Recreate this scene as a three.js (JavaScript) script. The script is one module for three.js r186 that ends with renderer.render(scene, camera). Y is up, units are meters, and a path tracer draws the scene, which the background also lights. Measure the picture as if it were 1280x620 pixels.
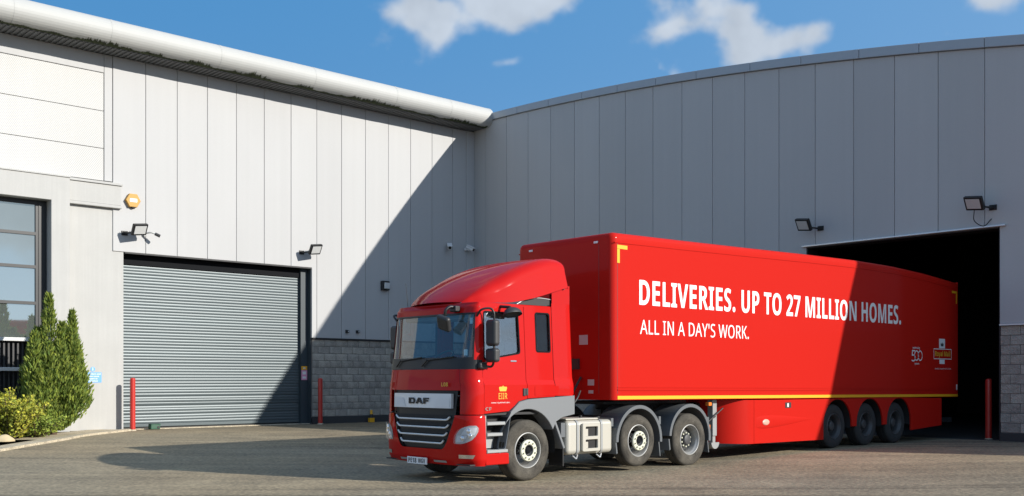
import * as THREE from 'three';
import { mergeGeometries, mergeVertices, toCreasedNormals } from 'three/addons/utils/BufferGeometryUtils.js';
import { RoundedBoxGeometry } from 'three/addons/geometries/RoundedBoxGeometry.js';
import { FontLoader } from 'three/addons/loaders/FontLoader.js';

// ---------------------------------------------------------------- camera, sky, sun, exposure
const scene = new THREE.Scene();
const renderer = new THREE.WebGLRenderer({ antialias: true });
renderer.toneMapping = THREE.LinearToneMapping;
renderer.toneMappingExposure = 1.2;
renderer.shadowMap.enabled = true;

const EYE = 1.7;
const camera = new THREE.PerspectiveCamera(2 * Math.atan(475 / 1290) * 180 / Math.PI, 1280 / 950, 0.1, 3000);
camera.position.set(0, EYE, 0);
camera.lookAt(0.675, EYE, -0.738);
camera.setViewOffset(1280, 950, 0, 0, 1280, 620);      // the upper part of a level 4:3 picture

const SUN = new THREE.Vector3(0.95, 1.0, 2.25).normalize();
const sun = new THREE.DirectionalLight(new THREE.Color(1.0, 0.945, 0.86), 5.0);
sun.position.copy(SUN).multiplyScalar(120).add(new THREE.Vector3(18, 0, -20));
sun.target.position.set(18, 0, -20);
sun.castShadow = true;
sun.shadow.mapSize.set(4096, 4096);
Object.assign(sun.shadow.camera, { left: -45, right: 45, top: 45, bottom: -45, near: 1, far: 260 });
scene.add(sun, sun.target);

// seeded random and value noise
let seed = 7;
const rnd = () => { seed = (seed * 1664525 + 1013904223) >>> 0; return seed / 4294967296; };
const rr = (a, b) => a + (b - a) * rnd();
const hash = (x, y, z) => { let h = (x * 374761393 + y * 668265263 + z * 2147483647) | 0; h = Math.imul(h ^ (h >>> 13), 1274126177); return ((h ^ (h >>> 16)) >>> 0) / 4294967296; };
const smooth = (t) => t * t * (3 - 2 * t);
const lerp = (a, b, t) => a + (b - a) * t;
const clamp = (x, a = 0, b = 1) => Math.min(b, Math.max(a, x));
const sstep = (a, b, x) => smooth(clamp((x - a) / (b - a)));
function noise3(x, y, z, wx = 0, wy = 0) {                // wx, wy: wrap lengths for tiling
  const xi = Math.floor(x), yi = Math.floor(y), zi = Math.floor(z), u = smooth(x - xi), v = smooth(y - yi), w = smooth(z - zi);
  const X = (k) => wx ? ((k % wx) + wx) % wx : k, Y = (k) => wy ? ((k % wy) + wy) % wy : k;
  const c = (a, b, d) => hash(X(xi + a), Y(yi + b), zi + d);
  return lerp(lerp(lerp(c(0, 0, 0), c(1, 0, 0), u), lerp(c(0, 1, 0), c(1, 1, 0), u), v), lerp(lerp(c(0, 0, 1), c(1, 0, 1), u), lerp(c(0, 1, 1), c(1, 1, 1), u), v), w);
}
function fbm(x, y, z, oct = 5, wx = 0, wy = 0) { let s = 0, a = 0.5, n = 0; for (let i = 0; i < oct; i++) { s += a * noise3(x, y, z + i * 17, wx, wy); n += a; a *= 0.5; x *= 2; y *= 2; z *= 2; wx *= 2; wy *= 2; } return s / n; }

{ // sky: clear blue air with a scatter of small fair-weather clouds all the way round
  const AIR = 0.875, W = 4096, H = 2048, data = new Float32Array(W * H * 4);
  const puffs = [[-49.6, 19.9, 5.2, 1.5], [-53.2, 19.3, 1.9, 0.8], [-51.7, 18.6, 0.9, 0.9], [-46.8, 20.3, 1.9, 1.3], [-36.4, 19.4, 2.4, 1.5], [-38.6, 18.6, 1.2, 0.5], [-35.2, 18.2, 1.5, 1.3], [-34.6, 17.0, 2.2, 1.0], [-31.2, 17.9, 1.4, 0.7], [-22.2, 18.6, 1.9, 0.9], [-47.8, 17.1, 1.3, 0.32]];
  for (let i = 0; i < 520; i++) {  // unseen clouds outside the view, thickened to lift the fill light
    const az = rr(-180, 180), el = 6 + 62 * Math.pow(rnd(), 1.4), s = rr(0.8, 3.2);
    if (az > -82 && az < -10 && el < 27) continue;
    puffs.push([az, el, s * rr(1.2, 2.2), s * rr(0.5, 0.8)]);
  }
  for (let j = 0; j < H; j++) {
    const el = ((j + 0.5) / H - 0.5) * 180, e = Math.max(0, el), ce = Math.cos(el * Math.PI / 180);
    const t = 1 - Math.exp(-e / 5.5), t2 = sstep(20, 90, e);
    const near = puffs.filter((p) => Math.abs(p[1] - el) < p[3] * 2.4);
    for (let i = 0; i < W; i++) {
      const azr = ((i + 0.5) / W - 0.5) * 2 * Math.PI, az = azr * 180 / Math.PI;
      const x = Math.cos(azr) * ce, z = Math.sin(azr) * ce, y = Math.sin(el * Math.PI / 180);
      const dot = x * SUN.x + y * SUN.y + z * SUN.z, mu = Math.max(0, dot), glow = 0.40 * Math.pow(mu, 8) + 0.5 * ((1 + dot) / 2) ** 2;
      let r = lerp(lerp(0.60, 0.048, t), 0.030, t2) + glow * 0.55, g = lerp(lerp(0.72, 0.245, t), 0.16, t2) + glow * 0.55, b = lerp(lerp(0.86, 0.545, t), 0.42, t2) + glow * 0.5;
      let m = 0;
      for (const p of near) { let da = Math.abs(p[0] - az); if (da > 180) da = 360 - da; const q = (da * ce / p[2] / 0.95) ** 2 + ((el - p[1]) / p[3]) ** 2; if (q < 5) m += Math.exp(-q * 0.9); }
      if (m > 0.02) {
        const f = fbm(x * 30 + 3, y * 40, z * 30, 7), d = sstep(0.26, 1.0, Math.min(m, 1.3) * 0.80 + (f - 0.5) * 1.9 + 0.02) * 0.88;
        const s2 = 0.80 + 0.30 * (fbm(x * 40, y * 40 + 9, z * 40, 4) - 0.5);
        r = lerp(r, 0.72 * s2, d); g = lerp(g, 0.79 * s2, d); b = lerp(b, 0.88 * s2, d);
      }
      if (el < 0) { r = 0.24; g = 0.24; b = 0.23; }
      const k = (j * W + i) * 4; data[k] = r * AIR; data[k + 1] = g * AIR; data[k + 2] = b * AIR; data[k + 3] = 1;
    }
  }
  const tex = new THREE.DataTexture(data, W, H, THREE.RGBAFormat, THREE.FloatType);
  tex.mapping = THREE.EquirectangularReflectionMapping; tex.magFilter = tex.minFilter = THREE.LinearFilter; tex.needsUpdate = true;
  scene.background = tex; scene.environment = tex;
}

// ---------------------------------------------------------------- helpers
const taken = {};
const numbered = (n) => { const k = taken[n] = (taken[n] ?? -1) + 1; return k ? n + '_' + String(k).padStart(3, '0') : n; };
function mesh(name, geo, mat, parent, label) {
  const m = new THREE.Mesh(Array.isArray(geo) ? merge(geo) : geo, mat); m.castShadow = m.receiveShadow = true;
  m.name = parent === scene ? numbered(name) : name; parent.add(m); if (label) m.userData.label = label; return m;
}
function merge(list) {
  const l = list.map((g) => { const h = g.index ? g.toNonIndexed() : g; for (const k of Object.keys(h.attributes)) if (!['position', 'normal', 'uv', 'color'].includes(k)) h.deleteAttribute(k); return h; });
  return mergeGeometries(l);
}
function tag(o, label, category, group) { o.userData.label = label; o.userData.category = category; if (group) o.userData.group = group; return o; }
function thing(name, label, category, pos = [0, 0, 0], group) { const g = new THREE.Group(); g.name = numbered(name); g.position.set(...pos); scene.add(g); return tag(g, label, category, group); }
function part(name, parent) { const g = new THREE.Group(); g.name = name; parent.add(g); return g; }
function struct(o) { o.userData.kind = 'structure'; return o; }
const box = (x0, x1, y0, y1, z0, z1) => new THREE.BoxGeometry(x1 - x0, y1 - y0, z1 - z0).translate((x0 + x1) / 2, (y0 + y1) / 2, (z0 + z1) / 2);
const rbox = (x0, x1, y0, y1, z0, z1, r = 0.01, s = 1) => new RoundedBoxGeometry(x1 - x0, y1 - y0, z1 - z0, s, r).translate((x0 + x1) / 2, (y0 + y1) / 2, (z0 + z1) / 2);
const V = (x, y, z) => new THREE.Vector3(x, y, z);
const tube = (pts, r, seg = 24, rs = 8) => new THREE.TubeGeometry(new THREE.CatmullRomCurve3(pts.map((p) => V(...p))), seg, r, rs, false);
function bar(a, b, r, r2 = r, n = 10) { const A = V(...a), B = V(...b), d = B.clone().sub(A), L = d.length(); const g = new THREE.CylinderGeometry(r2, r, L, n); g.translate(0, L / 2, 0); g.applyQuaternion(new THREE.Quaternion().setFromUnitVectors(V(0, 1, 0), d.normalize())); return g.translate(...a); }
const poly = (pts, holes = []) => { const s = new THREE.Shape(pts.map((p) => new THREE.Vector2(...p))); for (const h of holes) s.holes.push(new THREE.Path(h.map((p) => new THREE.Vector2(...p)))); return s; };
const extr = (shape, depth, bevel = 0, seg = 1) => new THREE.ExtrudeGeometry(shape, { depth, bevelEnabled: bevel > 0, bevelThickness: bevel, bevelSize: bevel, bevelOffset: -bevel, bevelSegments: seg, curveSegments: 20 });
function roundRect(x0, x1, y0, y1, r, n = 5) { const p = []; for (const [cx, cy, a] of [[x1 - r, y1 - r, 0], [x0 + r, y1 - r, 1], [x0 + r, y0 + r, 2], [x1 - r, y0 + r, 3]]) for (let i = 0; i <= n; i++) { const t = (a + i / n) * Math.PI / 2; p.push([cx + r * Math.cos(t), cy + r * Math.sin(t)]); } return p; }
function roundPoly(pts, r, n = 4) { const out = [], N = pts.length; for (let i = 0; i < N; i++) { const p = new THREE.Vector2(...pts[i]), a = new THREE.Vector2(...pts[(i + N - 1) % N]).sub(p), b = new THREE.Vector2(...pts[(i + 1) % N]).sub(p); const k = Math.min(r, a.length() * 0.45, b.length() * 0.45); const A = p.clone().add(a.setLength(k)), B = p.clone().add(b.setLength(k)); for (let j = 0; j <= n; j++) { const t = j / n; out.push([(1 - t) ** 2 * A.x + 2 * t * (1 - t) * p.x + t * t * B.x, (1 - t) ** 2 * A.y + 2 * t * (1 - t) * p.y + t * t * B.y]); } } return out; }
function gridGeo(fn, nu, nv) {                            // fn(i/nu, j/nv) -> [x, y, z]
  const p = [], uv = [], ix = [];
  for (let j = 0; j <= nv; j++) for (let i = 0; i <= nu; i++) { p.push(...fn(i / nu, j / nv)); uv.push(i / nu, j / nv); }
  for (let j = 0; j < nv; j++) for (let i = 0; i < nu; i++) { const a = j * (nu + 1) + i, b = a + 1, c = a + nu + 1, d = c + 1; ix.push(a, b, d, a, d, c); }
  const g = new THREE.BufferGeometry(); g.setAttribute('position', new THREE.Float32BufferAttribute(p, 3)); g.setAttribute('uv', new THREE.Float32BufferAttribute(uv, 2)); g.setIndex(ix); g.computeVertexNormals(); return g;
}
function bend(g, fn) { const p = g.attributes.position; for (let i = 0; i < p.count; i++) { const q = fn(p.getX(i), p.getY(i), p.getZ(i)); p.setXYZ(i, ...q); } p.needsUpdate = true; g.computeVertexNormals(); return g; }
function metreUV(g, ox = 0, oy = 0) {                     // uv in metres from position, by the face's main direction
  const h = g.index ? g.toNonIndexed() : g, p = h.attributes.position, n = h.attributes.normal, uv = new Float32Array(p.count * 2);
  for (let i = 0; i < p.count; i++) { const ax = Math.abs(n.getX(i)), ay = Math.abs(n.getY(i)), az = Math.abs(n.getZ(i)); let a, b; if (ay > ax && ay > az) { a = p.getX(i); b = p.getZ(i); } else if (ax > az) { a = p.getZ(i); b = p.getY(i); } else { a = p.getX(i); b = p.getY(i); } uv[2 * i] = a + ox; uv[2 * i + 1] = b + oy; }
  h.setAttribute('uv', new THREE.BufferAttribute(uv, 2)); return h;
}
const ground = (x, z) => { const a = sstep(14, 23, x), b = sstep(-18, -30, z); return 0.11 * (1 - (1 - a) * (1 - b)); };

// ---------------------------------------------------------------- textures and materials
function tex(size, fn, metres, srgb = true) {            // fn(u, v) -> [r, g, b] 0..1 (sRGB values for colour maps)
  const d = new Uint8Array(size * size * 4);
  for (let j = 0; j < size; j++) for (let i = 0; i < size; i++) { const c = fn(i / size, j / size), k = (j * size + i) * 4; d[k] = 255 * clamp(c[0]); d[k + 1] = 255 * clamp(c[1]); d[k + 2] = 255 * clamp(c[2]); d[k + 3] = 255; }
  const t = new THREE.DataTexture(d, size, size); t.wrapS = t.wrapT = THREE.RepeatWrapping; t.magFilter = THREE.LinearFilter; t.minFilter = THREE.LinearMipmapLinearFilter; t.generateMipmaps = true; t.anisotropy = 8; if (srgb) t.colorSpace = THREE.SRGBColorSpace; t.repeat.set(1 / metres, 1 / metres); t.needsUpdate = true; return t;
}
const grey = (v) => [v, v, v];
const std = (c, rough = 0.6, o = {}) => new THREE.MeshStandardMaterial({ color: c instanceof THREE.Color ? c : new THREE.Color().setRGB(...c), roughness: rough, side: THREE.DoubleSide, ...o });
const phy = (c, rough = 0.6, o = {}) => new THREE.MeshPhysicalMaterial({ color: new THREE.Color().setRGB(...c), roughness: rough, side: THREE.DoubleSide, ...o });

const asphaltBump = tex(512, (u, v) => grey(0.55 * noise3(u * 256, v * 256, 3, 256, 256) + 0.45 * noise3(u * 120, v * 120, 9, 120, 120)), 2.3, false);
const asphaltMap = tex(2048, (u, v) => {
  const big = fbm(u * 5, v * 5, 1, 4, 5, 5), mid = fbm(u * 40, v * 40, 5, 3, 40, 40), fine = noise3(u * 1000, v * 1000, 2, 1000, 1000);
  const streak = fbm(u * 3 + 0.6 * Math.sin(v * 6.283), v * 90, 7, 3, 3, 90);
  let s = 0.515 + 0.11 * (big - 0.5) + 0.09 * (mid - 0.5) + 0.20 * (fine - 0.5) + 0.10 * (streak - 0.5) - 0.075 * sstep(0.60, 0.72, fbm(u * 2 + 0.35 * Math.sin(v * 12.566), v * 55, 61, 3, 2, 55));
  const patch = sstep(0.60, 0.66, fbm(u * 9, v * 9, 33, 4, 9, 9)); s -= 0.04 * patch;
  if (hash(Math.floor(u * 2048), Math.floor(v * 2048), 77) > 0.9993) s += 0.2;
  { const w = 0.04 * (fbm(u * 7 + 2, v * 7, 51, 3, 7, 7) - 0.5) * 2; return [s * (1.06 + w), s * 0.968, s * (0.79 - w)]; }
}, 34);
const blockMap = tex(512, (u, v) => { const a = fbm(u * 8, v * 8, 2, 5, 8, 8), f = noise3(u * 190, v * 190, 4, 190, 190); const s = 0.80 + 0.30 * (a - 0.5) + 0.16 * (f - 0.5); return [s, s * 0.985, s * 0.955]; }, 1.9);
const blockBump = tex(512, (u, v) => grey(fbm(u * 30, v * 30, 6, 4, 30, 30)), 1.1, false);
const panelMap = tex(1024, (u, v) => { const a = fbm(u * 4, v * 3, 11, 4, 4, 3), st = fbm(u * 60, v * 2, 21, 3, 60, 2), f = noise3(u * 500, v * 500, 3, 500, 500); const s = 0.965 + 0.03 * (a - 0.5) + 0.015 * (st - 0.5) + 0.012 * (f - 0.5); return [s, s, s]; }, 9);
const renderMap = tex(512, (u, v) => { const a = fbm(u * 5, v * 5, 31, 5, 5, 5), st = fbm(u * 70, v * 2, 41, 3, 70, 2), f = noise3(u * 250, v * 250, 8, 250, 250); const s = 0.955 + 0.04 * (a - 0.5) + 0.03 * (st - 0.5) + 0.02 * (f - 0.5); return [s, s, s * 0.992]; }, 3.3);
const microBump = tex(256, (u, v) => grey(0.5 + 0.5 * Math.sin((u * 8 + v * 6) * 2 * Math.PI * 2)), 1.0, false);
const mossAlpha = tex(2048, (u, v) => { const h = 0.12 + 0.95 * Math.pow(fbm(u * 420, 0.5, 13, 3, 420, 0), 1.3) * sstep(0.25, 0.62, fbm(u * 14, 0.5, 23, 3, 14, 0)); return grey(v < h ? 1 : clamp(1 - (v - h) * 9)); }, 1, false); mossAlpha.repeat.set(1 / 14, 1);
const mossMap = tex(512, (u, v) => { const f = fbm(u * 60, v * 6, 19, 4, 60, 6); return [0.13 + 0.16 * f, 0.15 + 0.18 * f, 0.08 + 0.12 * f]; }, 2);
const gritMap = tex(512, (u, v) => { const a = fbm(u * 12, v * 12, 3, 4, 12, 12), f = noise3(u * 128, v * 128, 5, 128, 128); const s = 0.78 + 0.25 * (a - 0.5) + 0.3 * (f - 0.5); return [s, s * 0.96, s * 0.88]; }, 1.5);

const tyreMap = tex(256, (u, v) => { const s = 0.72 + 0.5 * (fbm(u * 12, v * 5, 71, 4, 12, 5) - 0.5) + 0.2 * (noise3(u * 128, v * 128, 3, 128, 128) - 0.5); return [s, s * 0.985, s * 0.95]; }, 1);
const M = {
  asphalt: std([0.98, 0.98, 0.98], 0.93, { map: asphaltMap, bumpMap: asphaltBump, bumpScale: 0.006 }),
  panel: [1, 0.975, 1.02].map((k) => phy([0.475 * k, 0.478 * k, 0.48 * k], 0.66, { map: panelMap, specularIntensity: 0.6 })),
  panelDark: std([0.05, 0.055, 0.06], 0.8),
  micro: phy([0.51, 0.51, 0.50], 0.5, { map: panelMap, bumpMap: microBump, bumpScale: 0.006 }),
  render: std([0.475, 0.475, 0.47], 0.85, { map: renderMap }),
  eave: std([0.46, 0.465, 0.45], 0.62, { map: panelMap }),
  moss: std([1, 1, 1], 0.95, { map: mossMap, alphaMap: mossAlpha, transparent: true }),
  soffit: std([0.12, 0.125, 0.13], 0.75),
  cap: std([0.36, 0.39, 0.42], 0.45, { metalness: 0.3 }),
  block: [[0.56, 0.54, 0.505], [0.50, 0.48, 0.455], [0.62, 0.595, 0.555], [0.54, 0.525, 0.50]].map((c) => std(c, 0.95, { map: blockMap, bumpMap: blockBump, bumpScale: 0.02 })),
  mortar: std([0.16, 0.155, 0.15], 0.95),
  plinth: std([0.045, 0.045, 0.047], 0.85),
  shutter: [0.94, 1.0, 1.06].map((k) => phy([0.088 * k, 0.112 * k, 0.121 * k], 0.42, { metalness: 0.2 })),
  slate: std([0.035, 0.05, 0.06], 0.5),
  dark: std([0.02, 0.021, 0.023], 0.6),
  matBlack: phy([0.012, 0.013, 0.015], 0.9, { specularIntensity: 0.15 }),
  black: std([0.012, 0.012, 0.013], 0.45),
  blackSoft: std([0.018, 0.018, 0.019], 0.75),
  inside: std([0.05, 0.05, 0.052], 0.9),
  concrete: std([0.80, 0.76, 0.68], 0.95, { map: gritMap }),
  gravel: std([0.80, 0.74, 0.62], 0.98, { map: gritMap }),
  soil: std([0.12, 0.09, 0.065], 1, { map: gritMap }),
  bollard: phy([0.48, 0.03, 0.022], 0.38, { clearcoat: 0.3 }),
  yellow: std([0.80, 0.40, 0.012], 0.5), amber: std([0.50, 0.28, 0.06], 0.6),
  white: std([0.8, 0.8, 0.8], 0.5), chalk: std([0.74, 0.74, 0.74], 0.6),
  blue: std([0.13, 0.36, 0.70], 0.5),
  green: std([0.02, 0.09, 0.05], 0.5),
  winFrame: std([0.018, 0.02, 0.023], 0.45),
  winGlass: phy([0.44, 0.50, 0.50], 0.03, { metalness: 0.85 }),
  railGrey: std([0.55, 0.56, 0.55], 0.45),
  lampGlass: phy([0.55, 0.56, 0.56], 0.12, { clearcoat: 0.8 }),
  red: phy([0.47, 0.007, 0.005], 0.6, { specularIntensity: 0.1, clearcoat: 0.40, clearcoatRoughness: 0.04 }),
  trailerRed: phy([0.48, 0.013, 0.0075], 0.6, { specularIntensity: 0.1, clearcoat: 0.18, clearcoatRoughness: 0.10 }),
  trim: std([0.03, 0.031, 0.033], 0.5), fender: std([0.17, 0.18, 0.19], 0.5), fenderDark: std([0.115, 0.125, 0.135], 0.45),
  stepGrey: std([0.33, 0.34, 0.34], 0.45, { metalness: 0.3 }),
  silver: phy([0.62, 0.63, 0.64], 0.28, { metalness: 0.6 }),
  satin: phy([0.74, 0.75, 0.76], 0.35, { metalness: 0.25 }),
  chrome: phy([0.8, 0.8, 0.8], 0.12, { metalness: 1 }),
  tank: phy([0.50, 0.48, 0.42], 0.4, { metalness: 0.25 }),
  tyre: std([0.125, 0.116, 0.102], 0.92, { map: tyreMap }), tyreShaded: std([0.028, 0.028, 0.029], 0.85), rimGrey: std([0.36, 0.36, 0.35], 0.45, { metalness: 0.35 }), rimDark: std([0.07, 0.072, 0.075], 0.5, { metalness: 0.3 }),  // trailer tyres: same rubber, arch shade put into a darker colour
  nutRing: std([0.60, 0.60, 0.48], 0.45),
  glass: phy([0.55, 0.80, 0.90], 0.0, { transmission: 1, thickness: 0, ior: 2.0 }),
  glassDark: phy([0.80, 0.85, 0.86], 0.0, { transmission: 1, thickness: 0, ior: 2.6 }),
  lens: phy([0.95, 0.97, 1], 0.02, { transmission: 0.9, thickness: 0, ior: 1.5 }),
  cabIn: std([0.24, 0.24, 0.245], 0.8), seat: std([0.05, 0.06, 0.09], 0.9),
  gold: std([0.72, 0.42, 0.04], 0.45), orange: std([0.75, 0.20, 0.03], 0.35),
  hose: std([0.02, 0.02, 0.02], 0.5), pink: std([0.70, 0.30, 0.45], 0.6),
};
const fontB = await new FontLoader().loadAsync('fonts/droid/droid_sans_bold.typeface.json');
const fontR = await new FontLoader().loadAsync('fonts/droid/droid_sans_regular.typeface.json');
function textGeo(str, font, x0, x1, y0, cap, depth = 0) { // flat lettering fitted between x0 and x1, capital height cap
  const sh = font.generateShapes(str, 1, 5), g = depth ? new THREE.ExtrudeGeometry(sh, { depth, bevelEnabled: false, curveSegments: 5 }) : new THREE.ShapeGeometry(sh, 5);
  g.computeBoundingBox(); const b = g.boundingBox, H = font.generateShapes('H', 1, 2), hg = new THREE.ShapeGeometry(H); hg.computeBoundingBox();
  const ky = cap / hg.boundingBox.max.y, kx = (x1 - x0) / (b.max.x - b.min.x);
  g.translate(-b.min.x, 0, 0); g.scale(kx, ky, 1); g.translate(x0, y0, 0); return g;
}

// ---------------------------------------------------------------- ground
{
  const line = (a, b, n) => Array.from({ length: n + 1 }, (_, i) => a + (b - a) * i / n);
  const xs = [-900, -300, -120, ...line(-60, 0, 10), ...line(1, 50, 98), 60, 120, 400, 900], zs = [-900, -300, -120, ...line(-60, -42, 4), ...line(-40, 0, 80), ...line(5, 60, 8), 150, 400, 900];
  const p = [], uv = [], ix = [];
  for (const z of zs) for (const x of xs) { p.push(x, ground(x, z), z); uv.push(x * 0.74 + z * 0.67, z * 0.74 - x * 0.67); }
  const w = xs.length; for (let j = 0; j < zs.length - 1; j++) for (let i = 0; i < w - 1; i++) { const a = j * w + i; ix.push(a, a + w, a + w + 1, a, a + w + 1, a + 1); }
  const g = new THREE.BufferGeometry(); g.setAttribute('position', new THREE.Float32BufferAttribute(p, 3)); g.setAttribute('uv', new THREE.Float32BufferAttribute(uv, 2)); g.setIndex(ix); g.computeVertexNormals();
  struct(mesh('ground', g, M.asphalt, scene));
  // planted corner in front of the office: kerb edging, pale gravel margin, soil
  const edge = [[3.2, -20.6], [5.4, -23.0], [7.2, -25.1], [8.35, -26.5], [9.65, -28.05], [10.9, -29.75], [11.9, -30.75], [12.95, -31.75]];
  const crv = new THREE.CatmullRomCurve3(edge.map((e) => V(e[0], 0, e[1]))), N = 40;
  const strip = (o0, o1, y, t0 = 0, t1 = 1) => gridGeo((u, v) => { const t = t0 + (t1 - t0) * u, q = crv.getPointAt(t), d = crv.getTangentAt(t), o = lerp(o0, o1, v); const x = q.x + d.z * o, z = q.z - d.x * o; return [x, y + ground(q.x, q.z), z]; }, N, 1);
  const wallOf = (o, y0, y1) => gridGeo((u, v) => { const q = crv.getPointAt(u), d = crv.getTangentAt(u); return [q.x + d.z * o, lerp(y0, y1, v) + ground(q.x, q.z), q.z - d.x * o]; }, N, 1);
  struct(mesh('kerb', [strip(0, 0.3, 0.06), wallOf(0, -0.02, 0.06), wallOf(0.3, -0.02, 0.06)].map((g2) => metreUV(g2)), M.concrete, scene));
  struct(mesh('gravel_margin', metreUV(strip(0.3, 1.25, 0.048)), M.gravel, scene));
  struct(mesh('planting_bed', metreUV(extr(poly([[3, 20.9], ...crv.getPoints(30).map((q) => [q.x - 0.45, -q.z + 0.35]).slice(1, -1), [12.3, 32.2], [3, 32.2]].map(([a, b]) => [a, -b])), 0.02).rotateX(-Math.PI / 2).scale(1, 1, -1).translate(0, 0.128, 0)), M.soil, scene));
}

// ---------------------------------------------------------------- left warehouse (sunlit wall, z = ZL)
const ZL = -32.4, XR = 27.5;
const DOOR_L = { x0: 13.0, x1: 19.83, top: 5.76 };
function panelGeo(pts, depth, bevel = 0.008) { return metreUV(extr(poly(pts), depth, bevel)); }
{
  const B = thing('warehouse', 'silver clad warehouse with roller shutter and rounded white eaves', 'building', [0, 0, ZL]);
  const X0 = -1, TOP = 11.88;
  // core wall with the door opening, roof, back and end walls
  mesh('wall_core', [box(X0, DOOR_L.x0 - 0.02, 0, TOP, -0.5, -0.09), box(DOOR_L.x0 - 0.02, DOOR_L.x1 + 0.02, DOOR_L.top + 0.04, TOP, -0.5, -0.09), box(DOOR_L.x1 + 0.02, XR + 6, 0, TOP, -0.5, -0.09), box(X0, X0 + 0.3, 0, TOP, -24, -0.5), box(X0, XR + 6, 0, TOP, -24.3, -24)], M.panelDark, B);
  mesh('roof', extr(poly([[0.3, 12.45], [-12, 14.0], [-24.3, 12.3], [-24.3, 12.0], [-12, 13.7], [0.3, 12.15]]), XR + 5 - X0).rotateY(Math.PI / 2).scale(1, 1, -1).translate(X0, 0, 0), M.cap, B);
  // vertical cladding panels
  const P = 1.058, J0 = 12.63, bot = 3.23;
  for (let k = 0; k < 15; k++) {
    const a = J0 + P * k + 0.007, b = Math.min(J0 + P * (k + 1) - 0.007, XR - 0.01); if (b - a < 0.1) continue;
    let pts;
    if (b < DOOR_L.x1) pts = [[a, DOOR_L.top], [b, DOOR_L.top], [b, TOP], [a, TOP]];
    else if (a < DOOR_L.x1) pts = [[a, DOOR_L.top], [DOOR_L.x1, DOOR_L.top], [DOOR_L.x1, bot], [b, bot], [b, TOP], [a, TOP]];
    else pts = [[a, bot], [b, bot], [b, TOP], [a, TOP]];
    mesh('cladding_panel', panelGeo(pts, 0.085).translate(0, 0, -0.087 + rr(-0.002, 0.003)), M.panel[Math.floor(rnd() * 3)], B);
  }
  mesh('cladding_panel', panelGeo([[12.37, 7.93], [12.62, 7.93], [12.62, TOP], [12.37, TOP]], 0.07).translate(0, 0, -0.087), M.panel[0], B);
  for (const [y0, y1] of [[7.93, 8.93], [8.945, 10.10], [10.115, 11.29]]) for (const [x0, x1] of [[4.4, 8.35], [8.365, 12.355]]) mesh('ribbed_panel', metreUV(rbox(x0, x1, y0, y1, -0.09, -0.03, 0.006)), M.micro, B);
  mesh('cladding_panel', panelGeo([[X0, 11.305], [12.36, 11.305], [12.36, TOP], [X0, TOP]], 0.07).translate(0, 0, -0.087), M.panel[0], B);
  mesh('cladding_panel', panelGeo([[X0, 0.2], [4.38, 0.2], [4.38, 11.29], [X0, 11.29]], 0.07).translate(0, 0, -0.087), M.panel[0], B);
  mesh('base_trim', [box(DOOR_L.x1 + 0.03, XR - 0.02, 3.17, 3.215, -0.08, 0.035)], M.dark, B);
  mesh('corner_trim', [rbox(XR - 0.42, XR - 0.015, 3.25, TOP, 0.004, 0.05, 0.008)], M.panel[0], B);
  // split-face block wall to the right of the shutter
  const bl = 0.497, bh = 0.2555, off = -0.02;
  mesh('mortar', box(DOOR_L.x1 + 0.03, XR - 0.01, 0.05, 3.165, -0.088, off - 0.014), M.mortar, B);
  const bgeo = [0, 1, 2].map((i) => { const g = rbox(-bl / 2 + 0.006, bl / 2 - 0.006, -bh / 2 + 0.006, bh / 2 - 0.006, -0.05, off, 0.012); const p = g.attributes.position; for (let q = 0; q < p.count; q++) if (p.getZ(q) > -0.03) p.setZ(q, p.getZ(q) + 0.014 * (hash(Math.round(p.getX(q) * 20), Math.round(p.getY(q) * 20), i) - 0.5)); g.computeVertexNormals(); return metreUV(g, i * 0.37, i * 0.61); });
  for (let r = 0; r < 11; r++) for (let c = 0; c < 16; c++) {
    const x0 = DOOR_L.x1 + 0.04 + (c - (r % 2) * 0.5) * bl; let a = Math.max(x0, DOOR_L.x1 + 0.04), b = Math.min(x0 + bl, XR - 0.012); if (b - a < 0.08) continue;
    const m = mesh('block', bgeo[(r * 7 + c * 3) % 3], M.block[Math.floor(rnd() * 4)], B); m.scale.x = (b - a) / bl; m.position.set((a + b) / 2, 0.365 + bh * (r + 0.5), rr(-0.004, 0.004));
  }
  mesh('plinth', rbox(DOOR_L.x1 + 0.03, XR - 0.01, 0.0, 0.36, -0.085, 0.0, 0.01), M.plinth, B);
  // white rendered pier, its coping, and the projecting window surround
  mesh('rendered_pier', metreUV(box(11.0, 12.98, 0.0, 7.08, -0.088, -0.03)), M.render, B);
  mesh('coping', [metreUV(rbox(11.0, 12.86, 7.19, 7.80, -0.03, 0.10, 0.01)), metreUV(rbox(11.0, 12.90, 7.805, 7.88, -0.03, 0.15, 0.01)), metreUV(rbox(11.0, 12.88, 7.09, 7.185, -0.03, 0.13, 0.02, 2))], M.render, B);
  mesh('window_surround', metreUV(extr(poly([[5.6, 0], [11.14, 0], [11.14, 7.78], [5.6, 7.78]], [[[6.2, 0.35], [10.6, 0.35], [10.6, 7.06], [6.2, 7.06]]]), 0.55, 0.01).translate(0, 0, -0.04)), M.render, B);
  mesh('surround_cap', rbox(5.55, 11.16, 7.785, 7.83, -0.03, 0.55, 0.01), M.render, B);
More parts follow.
